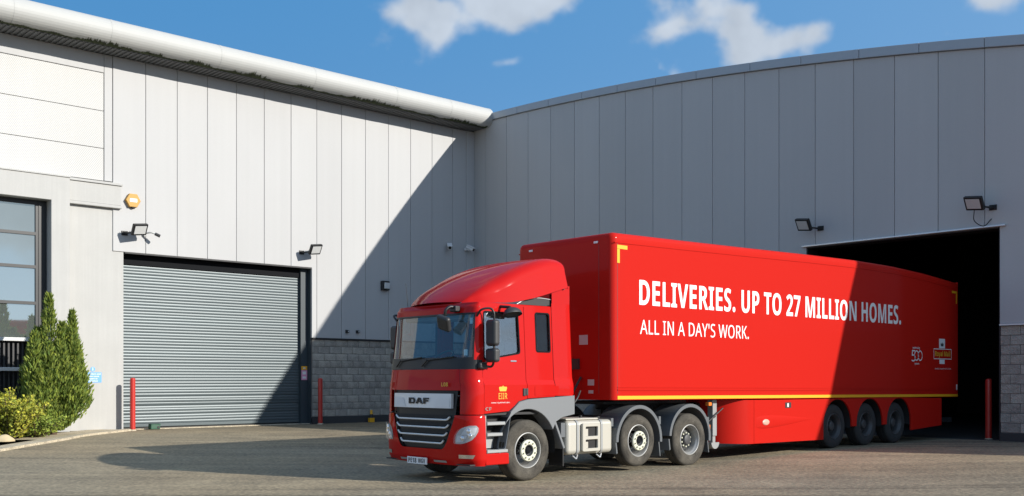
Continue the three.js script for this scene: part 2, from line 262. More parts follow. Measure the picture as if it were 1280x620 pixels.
  { // window: aluminium frame, reflective panes, louvred lower part
    const w = part('window', B), zf = 0.10;
    mesh('frame', [box(10.28, 10.585, 0.36, 7.05, zf - 0.06, zf + 0.03), box(10.36, 10.40, 0.36, 7.05, zf + 0.03, zf + 0.05), box(6.21, 6.4, 0.36, 7.05, zf - 0.06, zf + 0.03), box(6.4, 10.28, 6.93, 7.05, zf - 0.06, zf + 0.03), box(8.30, 8.42, 0.36, 6.93, zf - 0.06, zf + 0.025),
      ...[6.06, 5.07, 3.99].flatMap((y) => [box(6.4, 8.3, y - 0.045, y + 0.045, zf - 0.06, zf + 0.028), box(8.42, 10.28, y - 0.045, y + 0.045, zf - 0.06, zf + 0.028)])], M.winFrame, w);
    for (const [y0, y1] of [[6.105, 6.93], [5.115, 6.015], [4.035, 5.025], [2.97, 3.945]]) for (const [x0, x1] of [[6.4, 8.3], [8.42, 10.28]]) mesh('pane', box(x0, x1, y0, y1, zf - 0.03, zf - 0.02), M.winGlass, w);
    for (const y of [2.90, 2.02]) mesh('rail', rbox(6.42, 10.26, y - 0.055, y + 0.055, zf - 0.03, zf + 0.12, 0.015, 2), M.railGrey, w);
    mesh('backing', box(6.21, 10.585, 0.36, 6.93, -0.088, -0.06), M.dark, w);
    for (let i = 0; i < 30; i++) for (const [y0, y1] of [[2.08, 2.84], [0.4, 1.96]]) mesh('louvre_blade', box(6.45 + i * 0.128, 6.50 + i * 0.128, y0, y1, 0.0, 0.07), M.trim, w);
  }
  { // rounded eaves: bullnose segments, soffit, ribbed closure
    const prof = []; const cz = 0.82, cy = 12.30, ry = 0.40, rz = 0.42;
    for (let i = 0; i <= 16; i++) { const t = -Math.PI / 2 + Math.PI * i / 16; prof.push([cz + rz * Math.cos(t) , cy + ry * Math.sin(t)]); }
    prof.push([0.1, 12.74], [0.1, 12.66], [cz, 12.62]); for (let i = 15; i >= 0; i--) { const t = -Math.PI / 2 + Math.PI * i / 16; prof.push([cz + (rz - 0.03) * Math.cos(t), cy + (ry - 0.03) * Math.sin(t)]); }
    const xs = [X0, 2.4, 5.9, 9.4, 12.18, 15.75, 19.3, 22.8, 25.4, XR - 0.05].map((x) => x);
    for (let i = 0; i < xs.length - 1; i++) {
      mesh('eaves_segment', metreUV(extr(poly(prof), xs[i + 1] - xs[i] - 0.012).rotateY(-Math.PI / 2).scale(1, 1, 1).translate(xs[i + 1] - 0.006, 0, 0)), M.eave, B);
      mesh('joint_cover', extr(poly(prof.slice(0, 17).map(([z, y]) => [cz + (z - cz) * 1.012, cy + (y - cy) * 1.012]).concat(prof.slice(20).map(([z, y]) => [z, y]))), 0.09).rotateY(-Math.PI / 2).translate(xs[i + 1] + 0.045, 0, 0), M.eave, B);
    }
    mesh('eaves_end', extr(poly(prof.slice(0, 18).concat([[0.1, 11.92]])), 0.02).rotateY(-Math.PI / 2).translate(XR - 0.06, 0, 0), M.cap, B);
    mesh('soffit', box(X0, XR - 0.08, 11.90, 11.925, -0.05, 0.78), M.soffit, B);
    const ribs = []; for (let x = 0; x < XR - 0.2; x += 0.16) ribs.push(box(x, x + 0.07, 11.868, 11.897, 0.03, 0.78)); mesh('soffit_ribs', ribs, M.soffit, B).userData.kind = 'stuff';
    const drip = gridGeo((u, v) => { const x = lerp(X0, XR - 0.1, u), t = -Math.PI / 2 + v * 0.95; return [x, cy + (ry + 0.007) * Math.sin(t), cz + (rz + 0.007) * Math.cos(t)]; }, 60, 10);
    for (let q = 0; q < drip.attributes.uv.count; q++) drip.attributes.uv.setX(q, drip.attributes.uv.getX(q) * (XR - 0.1 - X0));
    mesh('moss_growth', drip, M.moss, B).userData.kind = 'stuff';
  }
  { // roller shutter
    const s = part('roller_shutter', B), zs = -0.40, pitch = 0.0985, y0 = 0.20;
    const sl = gridGeo((u, v) => { const a = v * Math.PI; return [lerp(DOOR_L.x0 + 0.02, DOOR_L.x1 - 0.3, u), pitch * v * 0.97, 0.009 * Math.sin(a) ** 0.7]; }, 1, 6);
    for (let k = 0; k < 55; k++) { const m = mesh('slat', sl, M.shutter[Math.floor(rnd() * 3)], s); m.position.set(0, y0 + 0.08 + k * pitch, zs + rr(-0.002, 0.002)); m.rotation.x = (k > 1 && k < 12 ? 0.20 * Math.sin(2.1 * k + 0.6) * (1 - Math.abs(k - 6) / 8) + rr(-0.02, 0.02) : rr(-0.03, 0.03)); }
    mesh('bottom_bar', [rbox(DOOR_L.x0 + 0.02, DOOR_L.x1 - 0.3, y0 - 0.02, y0 + 0.075, zs - 0.02, zs + 0.03, 0.01)], M.shutter[1], s);
    mesh('backing', box(DOOR_L.x0, DOOR_L.x1 - 0.2, 0.12, 5.9, zs - 0.06, zs - 0.035), M.dark, s);
    mesh('shutter_guide', [box(DOOR_L.x1 - 0.30, DOOR_L.x1 - 0.02, 0.1, DOOR_L.top, zs - 0.06, zs + 0.14), box(DOOR_L.x1 - 0.018, DOOR_L.x1 + 0.015, 0.1, DOOR_L.top, zs - 0.06, -0.09)], M.slate, s);
    mesh('headbox', rbox(DOOR_L.x0 + 0.01, DOOR_L.x1 - 0.31, 5.40, DOOR_L.top - 0.05, zs - 0.03, zs + 0.06, 0.01), M.matBlack, s);  // black colour stands in for the lintel shade over the box
    mesh('lintel_trim', box(DOOR_L.x0 + 0.01, DOOR_L.x1, DOOR_L.top - 0.045, DOOR_L.top - 0.005, -0.10, 0.0), M.dark, s);
    mesh('door_sill', metreUV(box(DOOR_L.x0, DOOR_L.x1 - 0.05, 0.0, 0.135, zs - 0.05, -0.05)), M.concrete, s);
  }
}

// ---------------------------------------------------------------- right warehouse (shaded wall, x = XR)
const PTAB = [[-9, 10.249], [-6, 9.95], [-3, 9.72], [-1.5, 9.58], [-0.6, 9.1], [1.5, 7.65], [3.1, 7.2]];
const parapet = (z) => z < -9 ? 12.47 - 0.0037 * (z + 33.5) ** 2 : tableAt(PTAB, z)[0];
const ZEND = 3.0, DOOR_R = { z0: -16.94, z1: -11.25, top: 5.69 };
{
  const B = thing('warehouse', 'grey clad warehouse with curved parapet and dark open doorway around trailer', 'building', [XR, 0, 0]);
  // local frame: shapes drawn in (z, y), extruded along x. s(z) keeps orientation: draw with a = -z so that the face looks toward -x
  const face = (pts, x0, x1, bevel = 0) => { const g = extr(poly(pts.map(([z, y]) => [-z, y])), x1 - x0, bevel); g.rotateY(Math.PI / 2); return metreUV(g.translate(x0, 0, 0)); };
  const cap = 0.27, P = 1.25, bot = 3.16;
  const zs = []; for (let z = -11.64 - P * 16; z < ZEND; z += P) zs.push(z); zs.unshift(-32.39); zs.push(ZEND);
  const topPts = (a, b, d) => { const n = 4, p = []; for (let i = 0; i <= n; i++) { const z = lerp(b, a, i / n); p.push([z, parapet(z) - d]); } return p; };
  for (let i = 0; i < zs.length - 1; i++) {
    const a = zs[i] + 0.007, b = zs[i + 1] - 0.007; if (b - a < 0.1) continue;
    const D = DOOR_R; let low;
    if (a >= D.z0 && b <= D.z1) low = [[a, D.top], [b, D.top]];
    else if (a < D.z0 && b > D.z0) low = [[a, bot], [D.z0, bot], [D.z0, D.top], [b, D.top]];
    else if (a < D.z1 && b > D.z1) low = [[a, D.top], [D.z1, D.top], [D.z1, bot], [b, bot]];
    else low = [[a, bot], [b, bot]];
    mesh('cladding_panel', face([...low, ...topPts(a, b, cap + 0.01)], 0, 0.09, 0.008), M.panel[Math.floor(rnd() * 3)], B);
  }
  const cz = [-32.38, -29.7, -27.95, -26.2, -24.47, -22.72, -21.0, -18.9, -17.08, -15.19, -13.4, -11.62, -9.85, -8.1, -6.3, -4.5, -2.7, -0.9, 1.0, ZEND];
  for (let i = 0; i < cz.length - 1; i++) { const a = cz[i] + 0.006, b = cz[i + 1] - 0.006; mesh('parapet_cap', face([...topPts(a, b, cap).reverse(), ...topPts(a, b, 0)], -0.07, 0.35, 0.01), M.cap, B); }
  // core wall behind the cladding, gable shape with the doorway cut out, barrel roof, far and side walls
  const outline = [[-33.2, 0], ...[]]; const gable = []; for (let z = ZEND; z >= -33.2; z -= 1) gable.push([z, parapet(z) - 0.3]);
  mesh('wall_core', extr(poly([[-33.2, -0.05], [DOOR_R.z0 - 0.01, -0.05], [DOOR_R.z0 - 0.01, DOOR_R.top + 0.03], [DOOR_R.z1 + 0.01, DOOR_R.top + 0.03], [DOOR_R.z1 + 0.01, -0.05], [ZEND, -0.05], ...gable, [-33.2, parapet(-33.2) - 0.3]].map(([z, y]) => [-z, y])), 0.3).rotateY(Math.PI / 2).translate(0.095, 0, 0), M.panelDark, B);
  mesh('roof', gridGeo((u, v) => { const z = lerp(-33.2, ZEND, v); return [lerp(0.1, 60, u), parapet(z) - 0.32, z]; }, 1, 40), M.cap, B);
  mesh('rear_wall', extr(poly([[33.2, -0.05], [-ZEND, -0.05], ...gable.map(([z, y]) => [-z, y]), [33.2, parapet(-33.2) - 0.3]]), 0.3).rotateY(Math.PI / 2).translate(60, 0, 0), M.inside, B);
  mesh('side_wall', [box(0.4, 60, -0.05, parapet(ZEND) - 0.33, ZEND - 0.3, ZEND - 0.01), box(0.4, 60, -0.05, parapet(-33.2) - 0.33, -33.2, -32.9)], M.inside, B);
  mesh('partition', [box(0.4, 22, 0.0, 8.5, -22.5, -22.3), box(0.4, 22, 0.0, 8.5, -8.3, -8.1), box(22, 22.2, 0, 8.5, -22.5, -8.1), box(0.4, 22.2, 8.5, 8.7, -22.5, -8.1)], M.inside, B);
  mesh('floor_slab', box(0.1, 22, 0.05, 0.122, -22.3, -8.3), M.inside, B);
  mesh('door_lining', [box(0.02, 0.6, 0.0, DOOR_R.top, DOOR_R.z1 - 0.03, DOOR_R.z1 + 0.008), box(0.02, 0.6, 0.0, DOOR_R.top, DOOR_R.z0 - 0.008, DOOR_R.z0 + 0.03), box(0.02, 0.6, DOOR_R.top - 0.03, DOOR_R.top + 0.025, DOOR_R.z0 + 0.03, DOOR_R.z1 - 0.03)], M.dark, B);
  mesh('drip_flashing', rbox(-0.09, -0.005, DOOR_R.top + 0.005, DOOR_R.top + 0.05, DOOR_R.z0 - 0.12, DOOR_R.z1 + 0.16, 0.008), M.silver, B);
  mesh('base_trim', [box(-0.05, 0.07, bot - 0.045, bot - 0.006, DOOR_R.z1 + 0.005, ZEND), box(-0.05, 0.07, bot - 0.045, bot - 0.006, -32.38, DOOR_R.z0 - 0.005)], M.chalk, B);
  mesh('jamb_trim', [rbox(-0.012, 0.02, bot, DOOR_R.top, DOOR_R.z1 + 0.004, DOOR_R.z1 + 0.05, 0.004)], M.panel[0], B);
  // blockwork below the cladding, block by block near the doorway
  for (const [a, b] of [[-32.38, DOOR_R.z0 - 0.005], [-6.6, ZEND - 0.01]]) mesh('block_wall', metreUV(box(0.02, 0.093, 0.02, bot - 0.05, a, b)), M.block[1], B);
  mesh('mortar', box(0.035, 0.093, 0.02, bot - 0.05, DOOR_R.z1 + 0.002, -6.61), M.mortar, B);
  const bl = 0.497, bh = 0.2525;
  const bgeo = [0, 1, 2].map((i) => { const g = rbox(0.02, 0.06, -bh / 2 + 0.006, bh / 2 - 0.006, -bl / 2 + 0.006, bl / 2 - 0.006, 0.012); const p = g.attributes.position; for (let q = 0; q < p.count; q++) if (p.getX(q) < 0.04) p.setX(q, p.getX(q) + 0.016 * (hash(Math.round(p.getZ(q) * 20), Math.round(p.getY(q) * 20), i + 5) - 0.5)); g.computeVertexNormals(); return metreUV(g, i * 0.41, i * 0.73); });
  for (let r = 0; r < 11; r++) for (let c = 0; c < 10; c++) { const z0 = DOOR_R.z1 + 0.006 + (c - (r % 2) * 0.5) * bl, a = Math.max(z0, DOOR_R.z1 + 0.006), b = Math.min(z0 + bl, -6.61); if (b - a < 0.08) continue; const m = mesh('block', bgeo[(r * 5 + c * 2) % 3], M.block[Math.floor(rnd() * 4)], B); m.scale.z = (b - a) / bl; m.position.set(rr(-0.004, 0.004), 0.33 + bh * (r + 0.5), (a + b) / 2); }
  mesh('plinth', rbox(0.0, 0.09, 0.0, 0.325, DOOR_R.z1 + 0.002, ZEND - 0.01, 0.01), M.plinth, B);
}

// ---------------------------------------------------------------- fittings on the walls
function floodlight(pos, yaw, tilt, label, side) {
  const f = thing('floodlight', label, 'floodlight', pos, 'floodlights on the warehouse walls'); f.rotation.y = yaw;   // local +z points away from the wall, origin on the wall
  mesh('wall_bracket', [rbox(-0.10, 0.10, -0.08, 0.06, 0.0, 0.03, 0.006), bar([0, -0.02, 0.02], [side * 0.16, 0.0, 0.42], 0.025), rbox(side * 0.16 - 0.05, side * 0.16 + 0.05, -0.05, 0.06, 0.36, 0.46, 0.01)], M.black, f);
  const h = part('lamp_head', f); h.position.set(side * 0.3, 0.06, 0.52); h.rotation.set(tilt, side * 0.25, 0);
  mesh('housing', [rbox(-0.26, 0.26, -0.19, 0.19, -0.10, 0.0, 0.02, 2), ...[-0.2, -0.1, 0, 0.1, 0.2].map((x) => box(x - 0.008, x + 0.008, -0.16, 0.16, -0.14, -0.1))], M.black, h);
  mesh('lens', rbox(-0.205, 0.205, -0.135, 0.135, -0.004, 0.006, 0.003), M.lampGlass, h);
  return f;
}
floodlight([13.0, 6.36, ZL], 0, 0.55, 'black floodlight at left above the shutter, beside the hexagonal alarm box', 1);
floodlight([19.40, 6.28, ZL], 0, 0.55, 'black floodlight above the right end of the roller shutter', 1);
floodlight([XR, 6.22, -16.45], -Math.PI / 2, 0.55, 'black floodlight above the left end of the open doorway', -1);
{ const f = floodlight([XR, 6.22, -11.42], -Math.PI / 2, 0.55, 'black floodlight with looped cable above right end of open doorway', -1); mesh('cable', tube([[-0.3, -0.1, 0.45], [-0.36, -0.35, 0.3], [-0.2, -0.48, 0.1], [-0.04, -0.3, 0.012]], 0.012), M.dark, f); }
function camUnit(pos, yaw, label) {
  const c = thing('security_camera', label, 'camera', pos, 'security cameras in the corner'); c.rotation.y = yaw;
  mesh('mount', [new THREE.CylinderGeometry(0.07, 0.07, 0.05, 14).rotateX(Math.PI / 2).translate(0, 0, 0.025), bar([0, 0, 0.03], [0, -0.06, 0.2], 0.03)], M.chalk, c);
  const h = part('camera_head', c); h.position.set(0, 0.02, 0.25); h.rotation.x = 0.45;
  mesh('body', new THREE.CylinderGeometry(0.085, 0.085, 0.34, 16).rotateX(Math.PI / 2), M.chalk, h);
  mesh('visor', rbox(-0.10, 0.10, 0.075, 0.095, -0.17, 0.24, 0.008), M.chalk, h);
  mesh('lens', new THREE.CylinderGeometry(0.06, 0.06, 0.02, 14).rotateX(Math.PI / 2).translate(0, 0, 0.172), M.black, h);
}
camUnit([26.2, 7.03, ZL], -0.6, 'small white security camera, left of the pair near the wall corner');
camUnit([27.0, 7.03, ZL + 0.05], 0.3, 'small white security camera, right of the pair, tight in the wall corner');
{ const c = thing('gooseneck_camera', 'small grey gooseneck camera on curved arm beside floodlight above the shutter', 'camera', [13.62, 6.36, ZL]);
  mesh('wall_plate', new THREE.CylinderGeometry(0.06, 0.06, 0.03, 14).rotateX(Math.PI / 2).translate(0, 0, 0.016), M.railGrey, c);
  mesh('arm', tube([[0, 0, 0.03], [0.02, 0.03, 0.16], [0.12, 0.05, 0.3], [0.25, 0.0, 0.38]], 0.028), M.railGrey, c);
  mesh('camera_head', bar([0.22, 0.01, 0.37], [0.36, -0.06, 0.43], 0.05, 0.05, 14), M.trim, c); }
{ const c = thing('alarm_box', 'yellow hexagonal alarm box high on the sunlit wall', 'alarm box', [13.24, 7.40, ZL]);
  const hex = (r, k = 1) => Array.from({ length: 6 }, (_, i) => [r * Math.cos(i * Math.PI / 3 ), k * r * Math.sin(i * Math.PI / 3 )]);
  mesh('case', extr(poly(hex(0.24)), 0.10, 0.015, 2).translate(0, 0, 0.016), M.amber, c); mesh('face_label', extr(poly(roundRect(-0.12, 0.12, -0.055, 0.06, 0.02)), 0.004).translate(0, 0, 0.133), M.chalk, c);
  mesh('strobe', new THREE.SphereGeometry(0.06, 12, 6).scale(1, 0.6, 0.7).translate(0, -0.22, 0.07), M.dark, c); }
{ const c = thing('bulkhead_light', 'black bulkhead light with glass face on shaded wall above the cab', 'wall light', [23.0, 5.30, ZL]);
  mesh('housing', rbox(-0.17, 0.17, -0.18, 0.18, 0.002, 0.16, 0.03, 2), M.black, c); mesh('lens', rbox(-0.10, 0.15, -0.13, 0.11, 0.15, 0.21, 0.028, 2), M.lampGlass, c); }
for (const [x, l] of [[21.31, 'small black wall sensor, left of the pair above the blockwork'], [21.77, 'small black wall sensor, right of the pair above the blockwork']]) {
  const c = thing('wall_sensor', l, 'sensor', [x, 3.50, ZL], 'pair of wall sensors'); mesh('base', rbox(-0.055, 0.055, -0.06, 0.06, 0.001, 0.03, 0.008), M.black, c); mesh('hood', rbox(-0.045, 0.06, -0.05, 0.045, 0.03, 0.13, 0.02, 2), M.black, c); mesh('lens', new THREE.CylinderGeometry(0.026, 0.026, 0.01, 12).rotateX(Math.PI / 2).translate(0.01, 0, 0.134), M.lampGlass, c); }
{ const c = thing('sign', 'blue reception notice with white lettering on the white pier', 'sign', [12.02, 1.62, ZL - 0.03]);
  mesh('plate', extr(poly(roundRect(-0.27, 0.27, 0, 0.32, 0.02)), 0.006).translate(0, 0, 0.001), M.blue, c);
  mesh('lettering', ['All visitors and', 'drivers must', 'report to', 'reception'].map((s, i) => textGeo(s, fontB, [-0.235, -0.19, -0.14, -0.15][i], [0.235, 0.19, 0.14, 0.15][i], 0.245 - i * 0.072, 0.045).translate(0, 0, 0.011)), M.white, c);
  mesh('roundel', new THREE.CylinderGeometry(0.075, 0.075, 0.006, 24).rotateX(Math.PI / 2).translate(0, 0.415, 0.004), M.blue, c); mesh('symbol', [box(-0.01, 0.01, 0.37, 0.435, 0.0075, 0.011), new THREE.CircleGeometry(0.014, 12).translate(0, 0.455, 0.011)], M.white, c); }
{ const c = thing('sign', 'small yellow and pink safety notice on the dark shutter guide', 'sign', [19.67, 1.70, ZL - 0.255]);
  mesh('plate', box(-0.12, 0.12, 0, 0.36, 0.001, 0.006), M.pink, c); mesh('header', box(-0.12, 0.12, 0.365, 0.50, 0.001, 0.006), M.yellow, c);
  mesh('symbol', [box(-0.07, 0.07, 0.20, 0.31, 0.0065, 0.009), box(-0.07, 0.07, 0.05, 0.13, 0.0065, 0.009), box(-0.05, 0.05, 0.41, 0.455, 0.0065, 0.009)], M.chalk, c); }

// ---------------------------------------------------------------- bollards and small things on the ground
const bollardGeo = new THREE.LatheGeometry([[0, 1.66], [0.04, 1.657], [0.07, 1.64], [0.082, 1.61], [0.082, 0.02], [0.082, -0.05]].map((p) => new THREE.Vector2(...p)), 28);
const bands = new THREE.LatheGeometry([[0.083, 0.04], [0.105, 0.02], [0.12, -0.03]].map((p) => new THREE.Vector2(...p)), 28);
for (const [x, z, l, h] of [[13.06, -31.90, 'tall red steel bollard at left end of the roller shutter', 1], [19.95, -32.02, 'tall red steel bollard before blockwork at right end of the shutter', 1], [27.95, -11.73, 'tall red steel bollard at right edge of the open doorway', 0.98]]) {
  const b = thing('bollard', l, 'bollard', [x, ground(x, z), z], 'red steel bollards'); mesh('post', bollardGeo, M.bollard, b).scale.y = h; mesh('base_collar', bands, M.concrete, b); }
{ const x = 13.93, z = -32.28, c = thing('bait_box', 'small dark green box on the ground before the shutter', 'box', [x, ground(x, z), z]);
  mesh('body', rbox(-0.17, 0.15, 0, 0.15, -0.11, 0.11, 0.03, 2), M.green, c); mesh('lid', rbox(-0.16, 0.17, 0.145, 0.18, -0.12, 0.12, 0.015, 2), M.green, c); mesh('entry_hole', new THREE.CylinderGeometry(0.04, 0.04, 0.01, 14).rotateX(Math.PI / 2).translate(0.08, 0.07, 0.114), M.black, c); }
{ const x = 22.25, z = -32.15, c = thing('marker_post', 'small yellow and dark red marker post against the block wall', 'marker post', [x, ground(x, z), z]);
  mesh('base', rbox(-0.10, 0.10, 0, 0.17, -0.08, 0.08, 0.02, 2), M.yellow, c); mesh('middle', new THREE.LatheGeometry([[0.085, 0.17], [0.085, 0.24], [0.06, 0.31]].map((p) => new THREE.Vector2(...p)), 16), M.dark, c); mesh('neck', new THREE.LatheGeometry([[0.06, 0.31], [0.045, 0.35], [0.045, 0.46], [0, 0.465]].map((p) => new THREE.Vector2(...p)), 16), M.yellow, c); }

// ---------------------------------------------------------------- planting
function leafCloud(list) {                               // list of [pos, dir, len, wid, color]; each leaf is a folded diamond of two triangles
  const p = [], c = [], up = V(0, 1, 0);
  for (const [o, d, len, wid, col] of list) { const s = V().crossVectors(d, Math.abs(d.y) > 0.95 ? V(1, 0, 0) : up).normalize().applyAxisAngle(d, rr(0, 6.28)), n = V().crossVectors(s, d).multiplyScalar(wid * 0.3), tip = o.clone().addScaledVector(d, len), m = o.clone().addScaledVector(d, len * 0.45), a = m.clone().addScaledVector(s, wid).add(n), b = m.clone().addScaledVector(s, -wid).add(n);
    p.push(...o.toArray(), ...a.toArray(), ...tip.toArray(), ...o.toArray(), ...tip.toArray(), ...b.toArray()); for (let i = 0; i < 6; i++) c.push(...col); }
  const g = new THREE.BufferGeometry(); g.setAttribute('position', new THREE.Float32BufferAttribute(p, 3)); g.setAttribute('color', new THREE.Float32BufferAttribute(c, 3)); g.computeVertexNormals(); return g;
}
const leafMat = phy([1, 1, 1], 0.75, { vertexColors: true, transmission: 0.25, thickness: 0 });
const bark = std([0.09, 0.06, 0.04], 0.95);
{ const T = thing('conifer', 'dense dark green conifer with several pointed tips beside the window', 'tree', [10.12, 0.13, -30.25]);
  const spires = [[-0.12, 0.0, 3.92, 0.34], [0.62, -0.30, 3.52, 0.26], [-0.62, 0.35, 2.85, 0.26], [0.2, 0.1, 3.15, 0.36], [0.42, 0.25, 2.95, 0.34], [-0.35, -0.25, 3.0, 0.34], [0.05, 0.45, 2.6, 0.36], [-0.30, 0.45, 2.55, 0.34], [0.58, 0.05, 2.6, 0.34], [0.35, -0.45, 2.8, 0.34], [-0.1, -0.5, 2.7, 0.34], [-0.6, 0.0, 2.5, 0.3], [0.40, 0.50, 2.0, 0.33], [-0.55, 0.55, 1.8, 0.28], [0.68, 0.25, 1.9, 0.28]];
  const leaves = [];
  for (const [sx, sz, h, r] of spires) { const n = Math.round(1500 * h / 2.6);
    for (let i = 0; i < n; i++) { const t = Math.pow(rnd(), 0.85), y = 0.12 + t * (h - 0.12), ax = sx * sstep(-0.15, 0.45, t), az = sz * sstep(-0.15, 0.45, t), rad = r * Math.pow(Math.sin(Math.PI * clamp(0.10 + 0.9 * t)), 0.55) * (t > 0.6 ? 1 - 0.55 * (t - 0.6) / 0.4 : 1), a = rr(0, 6.283), lump = 0.55 + 0.85 * noise3(sx * 9 + Math.cos(a) * 1.6 + 40, y * 4.5, sz * 9 + Math.sin(a) * 1.6 + 40), q = rad * lump * Math.pow(rnd(), 0.35) * (rnd() < 0.07 ? rr(1.15, 1.45) : 1);
      const o = V(ax + Math.cos(a) * q, y, az + Math.sin(a) * q), d = V(Math.cos(a) * 0.55 + rr(-0.35, 0.35), 0.9 + rr(-0.2, 0.4), Math.sin(a) * 0.55 + rr(-0.35, 0.35)).normalize();
      const k = rr(0.65, 1.3), w = rnd(); leaves.push([o, d, rr(0.08, 0.20), rr(0.014, 0.034), [lerp(0.10, 0.27, w) * k, lerp(0.17, 0.32, w) * k, lerp(0.022, 0.035, w) * k]]); } }
  mesh('crown', leafCloud(leaves), leafMat, T);
  mesh('trunk', [bar([0, -0.05, 0], [0, 2.6, 0], 0.09, 0.03), ...spires.map(([sx, sz, h]) => bar([0, 0.25, 0], [sx, h * 0.62, sz], 0.035, 0.015, 6))], bark, T); }
function shrub(name, label, pos, rx, h, nStem, leafN, palette, size) {
  const T = thing(name, label, 'shrub', pos), stems = [], leaves = [];
  for (let s = 0; s < nStem; s++) { const a = rr(0, 6.283), q = Math.sqrt(rnd()), len = h * rr(0.75, 1.1) * (1 - 0.35 * q), end = V(Math.cos(a) * q * rx, len, Math.sin(a) * q * rx), st = V(Math.cos(a) * 0.12 * q, 0, Math.sin(a) * 0.12 * q), mid = st.clone().lerp(end, 0.5).add(V(Math.cos(a) * 0.12, -0.02, Math.sin(a) * 0.12));
    const cv = new THREE.QuadraticBezierCurve3(st, mid, end); stems.push(new THREE.TubeGeometry(cv, 5, 0.009, 4));
    for (let i = 0; i < leafN; i++) { const t = 0.12 + 0.9 * Math.pow(rnd(), 0.7), o = cv.getPoint(Math.min(1, t)).add(V(rr(-1, 1), rr(-0.6, 0.8), rr(-1, 1)).multiplyScalar(0.10)), d = V(rr(-1, 1), rr(-0.2, 1.1), rr(-1, 1)).normalize(), w = rnd(), k = rr(0.7, 1.25), c = palette; leaves.push([o, d, size * rr(0.7, 1.35), size * rr(0.28, 0.42), c[0].map((v, j) => lerp(v, c[1][j], w) * k)]); } }
  mesh('foliage', leafCloud(leaves), leafMat, T); mesh('stem', stems, bark, T); return T;
}
shrub('shrub', 'yellow green leafy shrub in front of the conifer at the left edge', [8.55, 0.14, -28.95], 0.95, 1.30, 95, 55, [[0.24, 0.30, 0.028], [0.54, 0.50, 0.045]], 0.085);
shrub('shrub', 'low green shrub at the foot of the conifer near the kerb', [9.35, 0.14, -29.35], 0.75, 0.72, 60, 50, [[0.16, 0.26, 0.03], [0.36, 0.42, 0.05]], 0.07);
{ const r = thing('stone', 'pale rounded stone on the gravel by the shrub', 'stone', [8.15, 0.16, -27.85]); const g = new THREE.IcosahedronGeometry(0.17, 3); bend(g, (x, y, z) => { const k = 0.8 + 0.5 * noise3(x * 9 + 20, y * 9 + 20, z * 9 + 20); return [x * k * 1.25, Math.max(-0.06, y * k * 0.8), z * k]; }); mesh('boulder', toCreasedNormals(g, 0.9), std([0.52, 0.42, 0.26], 0.95), r); }

// ================================================================ TRACTOR UNIT (front looks toward -x; +w is the near side)
const ZC = -13.875;
const T = thing('tractor_unit', 'red lorry tractor unit with roof air deflector and three axles', 'lorry', [10.8, 0, ZC]);
function tableAt(tab, y) { if (y <= tab[0][0]) return tab[0].slice(1); for (let i = 1; i < tab.length; i++) if (y <= tab[i][0]) { const k = (y - tab[i - 1][0]) / (tab[i][0] - tab[i - 1][0]); return tab[i].slice(1).map((v, j) => lerp(tab[i - 1][j + 1], v, k)); } return tab[tab.length - 1].slice(1); }
const FU = [[0.30, -0.10, 1.215, 0.30], [0.40, -0.17, 1.24, 0.37], [0.62, -0.19, 1.24, 0.38], [1.10, -0.19, 1.22, 0.38], [1.13, -0.19, 1.20, 0.37], [1.50, -0.18, 1.20, 0.36], [1.62, -0.175, 1.195, 0.355], [1.72, -0.17, 1.165, 0.35], [1.88, -0.15, 1.155, 0.33], [2.02, -0.13, 1.148, 0.31], [2.80, 0.0, 1.115, 0.18], [2.90, 0.02, 1.110, 0.16], [2.96, 0.08, 1.09, 0.12]];
const UC = (() => { const pts = [], n = 3.0; for (let i = 0; i <= 400; i++) { const th = Math.PI / 2 * i / 400; pts.push([Math.sin(th) ** (2 / n), 1 - Math.cos(th) ** (2 / n)]); } const L = [0]; for (let i = 1; i < pts.length; i++) L.push(L[i - 1] + Math.hypot((pts[i][0] - pts[i - 1][0]) * 1.2, (pts[i][1] - pts[i - 1][1]) * 0.34)); return { pts, L, tot: L[400] }; })();
function uc(t) { const s = Math.abs(t) * UC.tot; let i = 1; while (i < 400 && UC.L[i] < s) i++; const k = clamp((s - UC.L[i - 1]) / (UC.L[i] - UC.L[i - 1] || 1)); return [Math.sign(t) * lerp(UC.pts[i - 1][0], UC.pts[i][0], k), lerp(UC.pts[i - 1][1], UC.pts[i][1], k)]; }
const tOf = (f) => { let i = 1; while (i < 400 && UC.pts[i][0] < Math.abs(f)) i++; return Math.sign(f) * UC.L[i] / UC.tot; };
function fp(t, y, off = 0) { const [u0, W, D] = tableAt(FU, y), [a, b] = uc(t), [a2, b2] = uc(Math.min(1, Math.abs(t) + 0.004) * (t < 0 ? -1 : 1)), [a1, b1] = uc((Math.abs(t) - 0.004) * (t < 0 ? -1 : 1)); let du = (b2 - b1) * D, dw = Math.abs(a2 - a1) * W, l = Math.hypot(du, dw) || 1; const nu = -dw / l, nw = du / l * Math.sign(t || 1); return [u0 + D * b + nu * off, y, W * a + nw * off]; }
const front = (y0, y1, tA, tB, nt = 30, ny = 8, off = 0) => gridGeo((u, v) => { const y = lerp(y0, y1, v), a = typeof tA === 'function' ? tA(y) : tA, b = typeof tB === 'function' ? tB(y) : tB; return fp(lerp(a, b, u), y, off); }, nt, ny);
const TG = (y) => tOf(tableAt([[0.555, 0.42], [0.60, 0.475], [0.68, 0.52], [0.95, 0.62], [1.12, 0.68], [1.55, 0.72]], y)[0]);
const WS = tOf(0.965);
